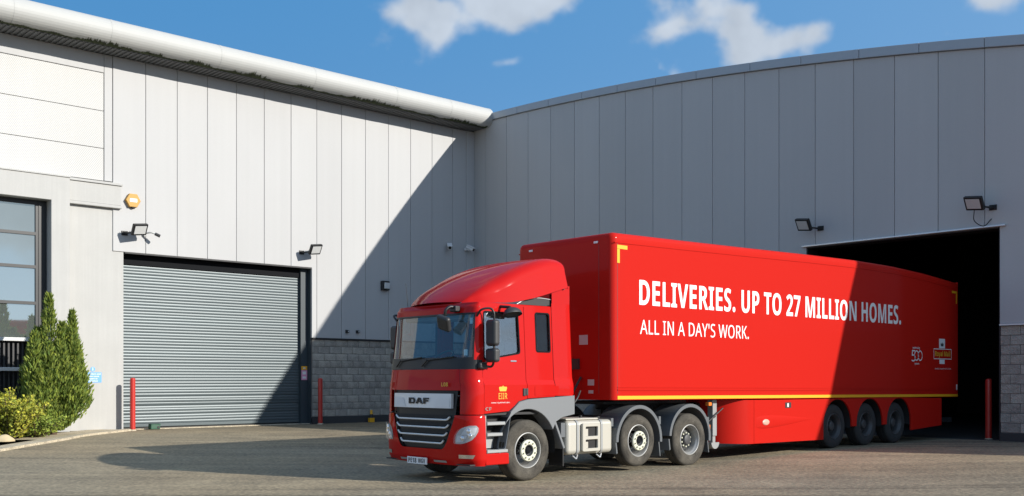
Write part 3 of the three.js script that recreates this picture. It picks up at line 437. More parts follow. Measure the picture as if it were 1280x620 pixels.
{
  const cab = part('cab', T);
  mesh('front_panel', [front(1.53, 1.875, -tOf(0.78), tOf(0.78), 30, 6), front(1.14, 1.875, tOf(0.785), 1, 20, 12), front(1.14, 1.875, -1, -tOf(0.785), 20, 12)], M.red, cab);
  mesh('windscreen_frame', [front(2.80, 2.96, -1, 1, 60, 8), front(2.0, 2.80, WS, 1, 6, 10), front(2.0, 2.80, -1, -WS, 6, 10)], M.red, cab);
  mesh('roof', extr(poly([...Array.from({ length: 41 }, (_, i) => { const q = fp(-1 + i / 20, 2.955); return [q[0], -q[2]]; }), [2.2, -1.085], [2.2, 1.085]]), 0.02, 0.012).rotateX(-Math.PI / 2).translate(0, 2.945, 0), M.red, cab);
  mesh('scuttle_panel', front(1.88, 2.03, -1, 1, 60, 4, 0.004), M.black, cab);
  mesh('windscreen', front(2.035, 2.79, -WS, WS, 48, 12, -0.012), M.glass, cab);
  mesh('windscreen_seal', [front(2.03, 2.07, -WS, WS, 48, 1, 0.002), front(2.775, 2.803, -WS, WS, 48, 1, 0.002), front(2.03, 2.80, WS - 0.022, WS + 0.003, 2, 8, 0.002), front(2.03, 2.80, -WS - 0.003, -WS + 0.022, 2, 8, 0.002)], M.black, cab);
  // sides: door, rear quarter, both with window openings; upper part leans in, lower part stands out
  const W = (y) => tableAt([[1.13, 1.20], [1.62, 1.20], [1.70, 1.165], [2.95, 1.098]], y)[0];
  for (const s of [1, -1]) {
    const lean = (g) => bend(g, (x, y, z) => [x, y, s * (W(y) + z - 0.025)]);
    const side = (pts, holes, d = 0.025) => lean(extr(poly(pts, holes), d));
    const lower = (x) => tableAt([[0.18, 1.145], [0.72, 1.18], [0.94, 1.34], [1.17, 1.385], [2.3, 1.435]], x)[0];
    const uf = 0.185, ur = 1.14, ub = 1.80;
    const dwin = roundPoly([[0.215, 2.02], [ur - 0.10, 2.14], [ur - 0.12, 2.835], [0.235, 2.835]], 0.05), qwin = roundRect(1.40, 1.76, 2.17, 2.86, 0.05);
    const door = part('door', cab);
    mesh('door_skin', [side([[uf, 1.70], [ur, 1.70], [ur, 2.945], [uf, 2.945]], [dwin]), side([[uf, 1.62], [ur, 1.62], [ur, 1.70], [uf, 1.70]], []), side([[uf, 1.15], [0.72, 1.185], [0.85, 1.27], [0.94, 1.345], [ur, 1.385], [ur, 1.62], [uf, 1.62]], [])], M.red, door);
    mesh('window', side(dwin, [], 0.006).translate(0, 0, -s * 0.006), M.glassDark, door);
    mesh('window_seal', side(dwin, [roundPoly([[0.24, 2.048], [ur - 0.125, 2.163], [ur - 0.143, 2.81], [0.258, 2.81]], 0.05)], 0.012).translate(0, 0, s * 0.016), M.matBlack, door);
    mesh('door_handle', [rbox(ur - 0.10, ur - 0.04, 1.43, 1.56, s * 1.2 - 0.012, s * 1.2 + 0.02, 0.01), rbox(ur - 0.03, ur + 0.02, 1.44, 1.56, s * 1.2 - 0.01, s * 1.2 + 0.012, 0.008)], M.trim, door);
    mesh('grab_recess', rbox(0.80, 0.94, 2.0, 2.03, s * 1.15 - 0.01, s * 1.15 + 0.012, 0.01), M.chrome, door);
    mesh('quarter_panel', [side([[ur + 0.01, 1.70], [ub, 1.70], [ub, 2.945], [ur + 0.01, 2.945]], [qwin]), side([[ur + 0.01, 1.62], [ub, 1.62], [ub, 1.70], [ur + 0.01, 1.70]], []), side([[ur + 0.01, 1.39], [ub, 1.415], [ub, 1.62], [ur + 0.01, 1.62]], [])], M.red, cab);
    mesh('quarter_window', side(qwin, [], 0.006).translate(0, 0, -s * 0.006), M.glassDark, cab);
    mesh('quarter_window_seal', side(qwin, [roundRect(1.425, 1.735, 2.195, 2.835, 0.04)], 0.012).translate(0, 0, s * 0.016), M.matBlack, cab);
    mesh('locker_lid', side(roundRect(1.32, 2.0, 1.43, 1.60, 0.02), [], 0.012).translate(0, 0, s * 0.018), M.red, cab);
    // side fairing behind the cab
    mesh('side_fairing', gridGeo((u, v) => { const x = lerp(1.812, 2.29, u), q = tableAt([[0, 0], [0.12, 0.111], [0.157, 0.168], [1, 1]], v)[0], y = lerp(1.425 + (u > 0.85 ? (u - 0.85) * 0.35 : 0), 3.03, q); return [x, y, s * (W(y) + 0.02 * Math.sin(u * 1.7) - (u > 0.9 ? (u - 0.9) * 0.5 : 0))]; }, 12, 24), M.red, cab);
  }
  mesh('rear_wall', box(2.12, 2.16, 1.2, 2.94, -1.08, 1.08), M.red, cab);
  mesh('floor', box(0.05, 2.12, 1.12, 1.16, -1.15, 1.15), M.dark, cab);
  mesh('number_lettering', textGeo('L08', fontB, 0.55, 0.72, 1.595, 0.065).rotateY(-Math.PI / 2).translate(-0.19, 0, 0), M.gold, cab);
  mesh('crest', (() => { const z = 1.203, g = []; g.push(textGeo('EIIR', fontR, 0.425, 0.615, 1.385, 0.10)); const cr = new THREE.Shape(); cr.moveTo(0.45, 1.515); cr.lineTo(0.59, 1.515); cr.lineTo(0.61, 1.57); cr.quadraticCurveTo(0.595, 1.60, 0.565, 1.585); cr.lineTo(0.53, 1.595); cr.lineTo(0.52, 1.615); cr.lineTo(0.51, 1.595); cr.lineTo(0.475, 1.585); cr.quadraticCurveTo(0.445, 1.60, 0.43, 1.57); g.push(new THREE.ShapeGeometry(cr)); return g.map((q) => q.translate(0.07, 0, z)); })(), M.gold, cab);
  mesh('door_lettering', textGeo('www.royalmail.com', fontR, 0.33, 0.74, 1.318, 0.022).translate(0, 0, 1.203), M.chalk, cab);
  mesh('badge', textGeo('CF', fontB, 0.20, 0.33, 1.20, 0.055, 0.01).translate(0, 0, 1.20), M.chrome, cab);
  // interior
  const inn = part('interior', cab);
  mesh('dashboard', [rbox(0.16, 0.6, 1.62, 1.96, -1.05, 1.05, 0.06, 2), rbox(0.3, 0.62, 1.9, 2.06, -0.85, -0.25, 0.04, 2)], M.cabIn, inn);
  mesh('steering_wheel', [new THREE.TorusGeometry(0.23, 0.02, 8, 28).rotateY(Math.PI / 2).rotateZ(-0.9).translate(0.70, 2.08, -0.55), bar([0.55, 1.9, -0.55], [0.70, 2.08, -0.55], 0.04)], M.black, inn);
  for (const w of [-0.55, 0.55]) { mesh('seat', [rbox(0.95, 1.45, 1.45, 1.75, w - 0.26, w + 0.26, 0.06, 2), rbox(1.38, 1.56, 1.7, 2.42, w - 0.25, w + 0.25, 0.07, 2), rbox(1.42, 1.54, 2.44, 2.66, w - 0.14, w + 0.14, 0.05, 2)], M.seat, inn); }
  mesh('header_shelf', rbox(0.22, 0.75, 2.72, 2.9, -1.0, 1.0, 0.03, 2), M.cabIn, inn);
  mesh('rear_lining', box(2.09, 2.115, 1.2, 2.93, -1.05, 1.05), M.cabIn, inn);
  mesh('permit', [box(0.02, 0.025, 2.1, 2.2, 0.9, 0.99).translate(-0.02, 0, 0), box(0.135, 0.14, 2.62, 2.72, 0.94, 1.01).translate(-0.04, 0, 0)], M.chalk, inn);
}
{ // lower front: bumper, lamps, grille
  const f = part('front_end', T);
  const g1 = (y) => TG(y) + 0.012;
  mesh('bumper', [front(0.30, 0.555, -1, 1, 60, 10), front(0.555, 1.125, g1, 1, 24, 14), front(0.555, 1.125, -1, (y) => -g1(y), 24, 14), rbox(0.185, 0.70, 0.31, 0.50, 1.08, 1.238, 0.02, 2), rbox(0.185, 0.70, 0.31, 0.50, -1.238, -1.08, 0.02, 2)], M.red, f);
  mesh('bumper_floor', box(-0.08, 0.6, 0.31, 0.33, -1.15, 1.15), M.dark, f);
  mesh('grille_recess', [front(0.555, 1.53, (y) => -TG(y), TG, 40, 16, -0.05), front(0.555, 1.53, (y) => TG(y) - 0.012, g1, 2, 16, -0.02), front(0.555, 1.53, (y) => -g1(y), (y) => -TG(y) + 0.012, 2, 16, -0.02)], M.black, f);
  for (const [y, k] of [[1.045, 0.60], [0.915, 0.575], [0.785, 0.545], [0.655, 0.475]]) {
    const n = 30, pts = []; for (let i = 0; i <= n; i++) { const q = -1 + 2 * i / n, e = Math.max(0, Math.abs(q) - 0.86) / 0.14; const p = fp(tOf(k * q || 1e-4), y + 0.05 * e * e, -0.005); pts.push([p[0] - 0.004, p[1], p[2]]); }
    mesh('grille_bar', tube(pts, 0.017, 60, 6), M.satin, f);
    mesh('grille_slat', front(y + 0.025, y + 0.075, -tOf(k * 0.97), tOf(k * 0.97), 30, 2, -0.022), M.blackSoft, f);
  }
  mesh('badge_panel', (() => { const g = extr(poly(roundPoly([[-0.78, 1.245], [0.78, 1.245], [0.79, 1.47], [-0.79, 1.47]], 0.04)), 0.03, 0.012, 2); const h = gridGeo((u, v) => fp(lerp(-tOf(0.645), tOf(0.645), u), lerp(1.235, 1.475, v), 0.025), 40, 4); return [h, front(1.235, 1.475, -tOf(0.645) - 0.001, -tOf(0.645), 1, 3, 0.012), gridGeo((u, v) => fp(lerp(-tOf(0.645), tOf(0.645), u), 1.475, lerp(-0.04, 0.025, v)), 40, 1), gridGeo((u, v) => fp(lerp(-tOf(0.645), tOf(0.645), u), 1.235, lerp(-0.04, 0.025, v)), 40, 1), gridGeo((u, v) => fp(tOf(0.645), lerp(1.235, 1.475, u), lerp(-0.04, 0.025, v)), 3, 1), gridGeo((u, v) => fp(-tOf(0.645), lerp(1.235, 1.475, u), lerp(-0.04, 0.025, v)), 3, 1)]; })(), M.satin, f);
  for (const s of [-1, 1]) mesh('badge_inset', front(1.25, 1.40, (y) => s * tOf(tableAt([[1.25, 0.335], [1.36, 0.37], [1.40, 0.40]], y)[0]), s * tOf(0.625), 10, 8, 0.031), M.chalk, f);
  mesh('badge_lettering', (() => { const L = []; const S = (pts, h) => L.push(extr(poly(pts, h), 0.012)); // heavy squared capitals D, A, F
    S([[-0.33, 1.30], [-0.17, 1.30], [-0.125, 1.335], [-0.125, 1.375], [-0.17, 1.41], [-0.33, 1.41]], [[[-0.275, 1.33], [-0.275, 1.38], [-0.19, 1.38], [-0.175, 1.37], [-0.175, 1.34], [-0.19, 1.33]]]);
    S([[-0.10, 1.30], [-0.045, 1.30], [-0.03, 1.325], [0.055, 1.325], [0.07, 1.30], [0.125, 1.30], [0.045, 1.41], [-0.02, 1.41]], [[[-0.012, 1.348], [0.012, 1.385], [0.036, 1.348]]]);
    S([[0.15, 1.30], [0.205, 1.30], [0.205, 1.342], [0.30, 1.342], [0.30, 1.368], [0.205, 1.368], [0.205, 1.382], [0.32, 1.382], [0.32, 1.41], [0.15, 1.41]], []);
    return merge(L).translate(0, -1.355, 0).scale(0.84, 0.92, 1).translate(-0.02, 1.353, 0).rotateY(-Math.PI / 2).translate(-0.19 - 0.026, 0, 0); })(), M.black, f);
  const HLo = [[0.665, 0.70], [0.69, 0.69], [0.76, 0.695], [0.83, 0.72], [0.89, 0.765], [0.93, 0.82], [0.96, 0.91]], HLi = [[0.665, 0.80], [0.69, 0.875], [0.73, 0.93], [0.79, 0.963], [0.86, 0.98], [0.93, 0.983], [0.96, 0.968]];
  for (const s of [-1, 1]) {
    const hl = part('headlight', f), a = (y) => s * tOf(tableAt(HLo, y)[0]), b = (y) => s * tOf(tableAt(HLi, y)[0]);
    mesh('lamp_housing', front(0.665, 0.96, a, b, 14, 14, 0.004), M.rimGrey, hl);
    mesh('reflector', [front(0.69, 0.80, (y) => lerp(a(y), b(y), 0.10), (y) => lerp(a(y), b(y), 0.62), 8, 4, 0.012), front(0.81, 0.93, (y) => lerp(a(y), b(y), 0.28), (y) => lerp(a(y), b(y), 0.92), 8, 4, 0.012)], M.lampGlass, hl);
    for (const [t, y, r] of [[0.42, 0.755, 0.045], [0.72, 0.80, 0.05], [0.55, 0.87, 0.05]]) { const p = fp(lerp(a(y), b(y), t), y, 0.008); mesh('bulb_lens', new THREE.SphereGeometry(r, 14, 10).scale(0.5, 1, 1).translate(...p), M.chrome, hl); }
    mesh('lens_cover', front(0.66, 0.965, (y) => a(clamp(y, 0.665, 0.96)), (y) => b(clamp(y, 0.665, 0.96)), 14, 14, 0.05), M.lens, hl);
    mesh('fog_lamp', front(0.425, 0.485, s * tOf(0.74), (y) => s * tOf(0.93 + (y - 0.425) * 0.4), 10, 3, 0.01), M.chrome, f);
  }
  mesh('lower_lip', [front(0.335, 0.372, tOf(0.24), (y) => tOf(0.50), 12, 2, 0.012), front(0.335, 0.372, -tOf(0.52), -tOf(0.34), 12, 2, 0.012)], M.silver, f);
  const np = part('number_plate', f);
  mesh('plate', rbox(-0.222, -0.205, 0.285, 0.40, -0.345, 0.195, 0.004), M.white, np);
  for (const [c, a, b] of [['PE18', -0.305, -0.085], ['WGV', -0.035, 0.155]]) mesh('lettering', textGeo(c, fontB, a, b, 0.305, 0.076).rotateY(-Math.PI / 2).translate(-0.2245, 0, 0), M.black, np);
  // wipers
  for (const [w0, w1] of [[-0.75, -0.35], [0.0, 0.45]]) { const a = fp(tOf(w0 / 1.15), 1.93, 0.03), b = fp(tOf(w1 / 1.15), 2.045, 0.03); mesh('wiper', [bar(a, [lerp(a[0], b[0], 0.4), 2.03, lerp(a[2], b[2], 0.28)], 0.014), tube([0, 0.33, 0.66, 1].map((k) => { const w = lerp(w0 + 0.1, w1 + 0.32, k); return fp(tOf(w / 1.15 || 1e-4), 2.03 + 0.05 * k, 0.022); }), 0.012, 20, 6)], M.black, f); }
  // far and near mirrors and their arms
  for (const s of [1, -1]) { const m = part('mirror', T), W1 = 1.28; m.position.x = 0.17;
    mesh('mirror_arm', [tube([[-0.05, 2.74, s * 1.09], [-0.05, 2.84, s * 1.2], [0.08, 2.86, s * W1], [0.12, 2.80, s * (W1 + 0.03)], [0.13, 2.62, s * (W1 + 0.03)]], 0.018), tube([[0.13, 2.3, s * (W1 + 0.03)], [0.13, 2.0, s * (W1 + 0.02)], [0.14, 1.92, s * (W1 - 0.05)], [0.04, 1.93, s * 1.16]], 0.02), rbox(-0.1, 0.08, 1.87, 1.99, s > 0 ? 1.13 : -1.22, s > 0 ? 1.22 : -1.13, 0.04, 2)], M.black, m);
    mesh('main_housing', rbox(0.02, 0.16, 2.25, 2.68, s * (W1 + 0.04) - 0.12, s * (W1 + 0.04) + 0.12, 0.055, 3), M.trim, m);
    mesh('wide_angle_housing', rbox(0.02, 0.16, 1.985, 2.215, s * (W1 + 0.04) - 0.125, s * (W1 + 0.04) + 0.125, 0.05, 3), M.trim, m);
    mesh('mirror_glass', [box(0.161, 0.165, 2.30, 2.63, s * (W1 + 0.04) - 0.09, s * (W1 + 0.04) + 0.09), box(0.161, 0.165, 2.02, 2.18, s * (W1 + 0.04) - 0.09, s * (W1 + 0.04) + 0.09)], M.chrome, m); }
  { const m = part('kerb_mirror', T); mesh('mirror_arm', bar([0.62, 2.92, 1.1], [0.66, 2.90, 1.3], 0.025), M.black, m); mesh('shell', new THREE.SphereGeometry(0.17, 20, 10, 0, 6.3, 0, 1.6).scale(1.05, 0.75, 0.8).rotateX(-0.35).translate(0.72, 2.78, 1.30), M.trim, m); }
  { const m = part('front_mirror', T); mesh('mirror_arm', [tube([[0.05, 2.86, 0.72], [-0.12, 2.90, 0.70], [-0.2, 2.84, 0.68], [-0.2, 2.76, 0.66]], 0.028), rbox(-0.08, 0.03, 2.82, 2.92, 0.62, 0.78, 0.02)], M.black, m); mesh('shell', new RoundedBoxGeometry(0.10, 0.26, 0.27, 3, 0.045).rotateX(0.35).rotateZ(0.45).translate(-0.22, 2.63, 0.66), M.trim, m); }
}
{ // roof air deflector
  const d = part('roof_deflector', T);
  const top = (x) => tableAt([[0.12, 2.99], [0.22, 3.075], [0.40, 3.20], [0.65, 3.355], [0.95, 3.515], [1.3, 3.67], [1.65, 3.79], [1.9, 3.85], [2.1, 3.86], [2.2, 3.82]], x)[0];
  const sm = (f) => (x) => { let q = 0; const k = Math.min(0.16, x - 0.12, 2.2 - x); for (let i = -3; i <= 3; i++) q += f(x + k * i / 3); return q / 7; };
  const low = (x) => tableAt([[0.12, 2.975], [0.9, 3.0], [1.4, 3.10], [2.2, 3.33]], x)[0];
  const hw = (x) => tableAt([[0.12, 0.70], [0.25, 0.84], [0.5, 0.97], [1.0, 1.07], [1.6, 1.12], [2.2, 1.12]], x)[0];
  const topS = sm(top), hwS = sm(hw), lowS = sm(low);
  const sec = (u, v) => { const x = 0.12 + 2.08 * Math.pow(u, 1.35), h = topS(x) - lowS(x), W = hwS(x), q = Math.abs(2 * v - 1), s = v < 0.5 ? -1 : 1; // q: 1 at the lower edge, 0 on the centre line
    const R = Math.min(0.20, h * 0.5), tp = topS(x); let w, y;
    if (q > 0.62) { const k = (1 - q) / 0.38; w = W - 0.10 * k * (h / 0.6); y = lerp(lowS(x), tp - R, k); } else if (q > 0.36) { const k = (0.62 - q) / 0.26 * Math.PI / 2; const w0 = W - 0.10 * h / 0.6; w = w0 - R * 1.25 * (1 - Math.cos(k)); y = tp - R + R * Math.sin(k); } else { const w0 = W - 0.10 * h / 0.6 - R * 1.25; w = w0 * q / 0.36; y = tp + 0.02 * (1 - (q / 0.36) ** 2); }
    return [x - 0.10 * (1 - (w / W) ** 2) * (1 - u), y, s * w]; };
  mesh('shell', [gridGeo(sec, 36, 60), gridGeo((u, v) => { const a = sec(1, v); return [lerp(2.2, 2.24, u), lerp(a[1], Math.max(a[1] - 0.25, 3.3), u), a[2] * lerp(1, 0.97, u)]; }, 2, 60)], M.red, d);
  mesh('rear_panel', extr(poly([...Array.from({ length: 31 }, (_, i) => { const a = sec(0.97, i / 30); return [a[2], a[1] - 0.02]; }).filter((p) => p[1] > 2.9)]), 0.02).rotateY(Math.PI / 2).translate(2.1, 0, 0), M.dark, d);
  for (const s of [1, -1]) {
    mesh('roof_rest', [gridGeo((u, v) => [lerp(1.85, 2.26, u), lerp(2.97, lerp(3.24, 3.36, u), v), s * (1.10 - 0.03 * (1 - u))], 4, 4), box(1.9, 2.2, 2.97, 3.2, s * 0.98 - 0.02, s * 0.98 + 0.02)], M.red, d);
    mesh('side_vent', extr(poly([[1.05, 2.985], [1.88, 2.985], [1.88, 3.10], [1.55, 3.115], [1.25, 3.075]]), 0.02).translate(0, 0, s * 1.02 - 0.01), M.dark, d);
    mesh('vent_rim', tube([[1.05, 2.985, s * 1.035], [1.25, 3.075, s * 1.035], [1.55, 3.115, s * 1.035], [1.88, 3.10, s * 1.035]], 0.01), M.silver, d);
  }
  mesh('aerial', bar([0.25, 2.96, -0.95], [0.22, 3.42, -0.98], 0.006, 0.003), M.black, T);
}
{ // steps, arches, chassis, tank
  const low = part('lower_body', T);
  for (const s of [1, -1]) {
    const ex = (pts, w0, w1, b = 0.008) => { const g = extr(poly(pts), w1 - w0, b); return s > 0 ? g.translate(0, 0, w0) : g.translate(0, 0, -w1); };
    const arcPts = []; for (let i = 0; i <= 24; i++) { const a = Math.PI * (1.03 - 0.92 * i / 24); arcPts.push([1.13 + 0.66 * Math.cos(a), 0.545 + 0.665 * Math.sin(a)]); }
    mesh('wheel_arch', ex([[0.62, 0.58], [0.70, 0.95], [0.74, 1.17], [0.85, 1.26], [0.94, 1.335], [1.14, 1.375], [1.17, 1.377], [2.26, 1.428], [2.26, 1.10], [1.95, 1.05], [1.80, 0.98], ...arcPts.reverse().filter((p) => p[0] < 1.72)], 0.95, 1.225), M.fender, low);
    mesh('arch_liner', gridGeo((u, v) => { const a = Math.PI * (1.05 - 1.1 * u); return [1.13 + 0.68 * Math.cos(a), 0.545 + 0.67 * Math.sin(a), s * lerp(0.6, 1.19, v)]; }, 24, 1), M.blackSoft, low);
    mesh('mud_strip', ex([[1.70, 1.10], [1.755, 1.10], [2.035, 0.52], [1.99, 0.50]], 0.9, 1.215), M.fender, low);
    mesh('mud_flap', ex([[1.99, 0.50], [2.02, 0.50], [2.02, 0.20], [1.99, 0.20]], 0.85, 1.20, 0), M.black, low);
    mesh('step_well', ex([[0.20, 0.50], [0.66, 0.50], [0.74, 1.12], [0.20, 1.12]], 0.55, 1.0, 0), M.blackSoft, low);
    mesh('step_side', ex([[0.195, 0.50], [0.215, 0.50], [0.215, 1.12], [0.195, 1.12]], 1.0, 1.21, 0), M.stepGrey, low);
    for (const [y, x1] of [[0.505, 0.70], [0.78, 0.56], [0.96, 0.62]]) mesh('step', ex([[0.22, y], [x1, y], [x1, y + 0.055], [0.22, y + 0.055]], 0.95, 1.225), M.stepGrey, low);
    mesh('step_riser', ex([[0.22, 0.58], [0.50, 0.58], [0.50, 0.775], [0.22, 0.775]], 1.0, 1.10, 0), M.stepGrey, low);
  }
  mesh('chassis_rail', [box(0.3, 6.5, 0.70, 0.97, -0.45, -0.36), box(0.3, 6.5, 0.70, 0.97, 0.36, 0.45), ...[1.0, 2.6, 4.0, 5.0, 6.3].map((x) => box(x, x + 0.1, 0.72, 0.95, -0.355, 0.355)), box(2.3, 3.3, 0.5, 0.95, -1.0, -0.5)], M.blackSoft, low);
  mesh('engine_sump', rbox(0.2, 2.1, 0.42, 1.10, -0.55, 0.55, 0.05), M.dark, low);
  for (const [x, y, r] of [[1.13, 0.5, 0.07], [3.98, 0.58, 0.07], [5.53, 0.52, 0.09]]) mesh('axle', bar([x, y, -1.0], [x, y, 1.0], r), M.dark, low);
  mesh('differential', new THREE.SphereGeometry(0.26, 16, 12).translate(5.53, 0.55, 0), M.dark, low);
  mesh('fifth_wheel', [extr(poly(roundRect(4.5, 5.6, -0.48, 0.48, 0.2)), 0.09, 0.02).rotateX(-Math.PI / 2).translate(0, 1.13, 0), box(4.7, 5.3, 0.97, 1.13, -0.4, 0.4)], M.dark, low);
  for (const [x0, x1, y, w] of [[2.3, 3.2, 0.52, -0.1], [3.3, 3.75, 0.5, -0.2], [4.3, 5.0, 0.62, 0.15]]) mesh('added_dark_tank', new THREE.CylinderGeometry(0.15, 0.15, x1 - x0, 20).rotateZ(Math.PI / 2).translate((x0 + x1) / 2, y, w), M.matBlack, low);  // tanks, boxes and blocks below are added to darken the underside view
  mesh('added_dark_box', rbox(2.2, 3.4, 0.30, 0.95, -1.15, -0.55, 0.04), M.matBlack, low);
  mesh('added_dark_gearbox', rbox(2.1, 3.0, 0.34, 0.9, -0.34, 0.34, 0.06), M.matBlack, low);
  mesh('added_dark_suspension', [rbox(3.5, 4.5, 0.36, 0.62, -0.7, 0.6, 0.05), rbox(5.0, 6.1, 0.36, 0.66, -0.7, 0.6, 0.05)], M.matBlack, low).userData.kind = 'stuff';
  mesh('catwalk', box(2.5, 4.2, 0.985, 1.01, -0.5, 0.5), M.trim, low);
  const tk = part('fuel_tank', T);
  mesh('tank_body', rbox(2.10, 3.30, 0.38, 0.985, 0.60, 1.20, 0.085, 4), M.tank, tk);
  mesh('strap', [2.335, 2.955].map((x) => extr(poly(roundRect(0.59, 1.215, 0.37, 0.995, 0.09), [roundRect(0.605, 1.20, 0.385, 0.98, 0.085)]), 0.05).rotateY(-Math.PI / 2).translate(x + 0.05, 0, 0)), M.stepGrey, tk);
  mesh('strap_foot', [2.33, 2.95].flatMap((x) => [bar([x, 0.36, 1.1], [x + 0.05, 0.30, 1.15], 0.014), bar([x + 0.05, 0.30, 1.15], [x + 0.11, 0.37, 1.12], 0.014)]), M.silver, tk);
  mesh('tank_steps', [extr(poly(roundRect(2.44, 2.90, 0.43, 0.93, 0.03), [roundRect(2.52, 2.83, 0.485, 0.64, 0.015), roundRect(2.52, 2.83, 0.70, 0.87, 0.015)]), 0.035, 0.006).translate(0, 0, 1.215), rbox(2.50, 2.60, 0.485, 0.60, 1.205, 1.235, 0.006), rbox(2.50, 2.60, 0.70, 0.83, 1.205, 1.235, 0.006)], M.tank, tk);
  mesh('step_recess', [box(2.52, 2.83, 0.485, 0.64, 1.203, 1.207), box(2.52, 2.83, 0.70, 0.87, 1.203, 1.207)], M.black, tk);
  mesh('cover', rbox(2.12, 2.95, 0.99, 1.02, 0.62, 1.15, 0.012), M.tank, tk);
  mesh('filler_cap', new THREE.CylinderGeometry(0.06, 0.06, 0.06, 18).translate(3.08, 1.01, 1.0), M.black, tk); mesh('sender_unit', new THREE.CylinderGeometry(0.03, 0.03, 0.04, 12).translate(2.75, 1.04, 0.9), M.black, tk);
  mesh('bracket', box(2.0, 2.1, 0.70, 0.95, 0.95, 1.15), M.fenderDark, tk); mesh('bracket', box(3.38, 3.44, 0.72, 0.82, 0.9, 1.2), M.fenderDark, tk);
  // fenders over the rear axles: half barrels with side lips
  for (const [cx, cy, a0, a1] of [[4.0, 0.56, -0.02, 1.0], [5.53, 0.56, -0.04, 0.97]]) for (const s of [1, -1]) {
    const arc = (r, n, A = a0, Z = a1) => Array.from({ length: n + 1 }, (_, i) => { const a = Math.PI * lerp(A, Z, i / n); return [cx + r * Math.cos(a), cy + r * 1.02 * Math.sin(a)]; });
    const g = extr(poly([...arc(0.655, 28), ...arc(0.63, 28).reverse()]), 0.56, 0.004), lip = extr(poly([...arc(0.658, 28), ...arc(0.592, 28).reverse()]), 0.02, 0.004);
    const skirt = extr(poly([[cx - 0.66, cy], [cx - 0.63, cy], [cx - 0.60, 0.36], [cx - 0.63, 0.34]]), 0.56), sk2 = extr(poly([[cx + 0.635, cy - 0.02], [cx + 0.66, cy - 0.02], [cx + 0.70, 0.24], [cx + 0.68, 0.24]]), 0.5);
    mesh('fender', [g, skirt, sk2].map((q) => q.translate(0, 0, s > 0 ? 0.66 : -1.22)).concat([lip.translate(0, 0, s > 0 ? 1.215 : -1.235)]), M.fenderDark, low);
  }
  mesh('fender_bracket', [box(4.66, 4.72, 0.85, 1.0, 0.5, 1.15), box(6.18, 6.24, 0.80, 0.95, 0.5, 1.15), box(3.30, 3.36, 0.85, 1.0, 0.5, 1.15)], M.fenderDark, low);
  mesh('marker_lamp', [rbox(6.15, 6.18, 0.70, 0.80, 1.21, 1.235, 0.008)], M.orange, low);
  mesh('air_hose', [tube([[2.2, 1.5, 0.35], [2.5, 1.15, 0.4], [2.85, 1.3, 0.45], [3.18, 1.75, 0.5]], 0.022), tube([[2.2, 1.7, 0.1], [2.6, 1.2, 0.2], [3.0, 1.45, 0.2], [3.18, 1.9, 0.25]], 0.022), tube([[2.2, 1.6, -0.2], [2.6, 1.1, -0.1], [3.0, 1.4, -0.1], [3.18, 1.85, 0.0]], 0.022), tube([[2.3, 1.05, 0.7], [2.5, 1.15, 0.8], [2.7, 1.35, 0.85], [2.85, 1.5, 0.8]], 0.018)], M.hose, low);
}
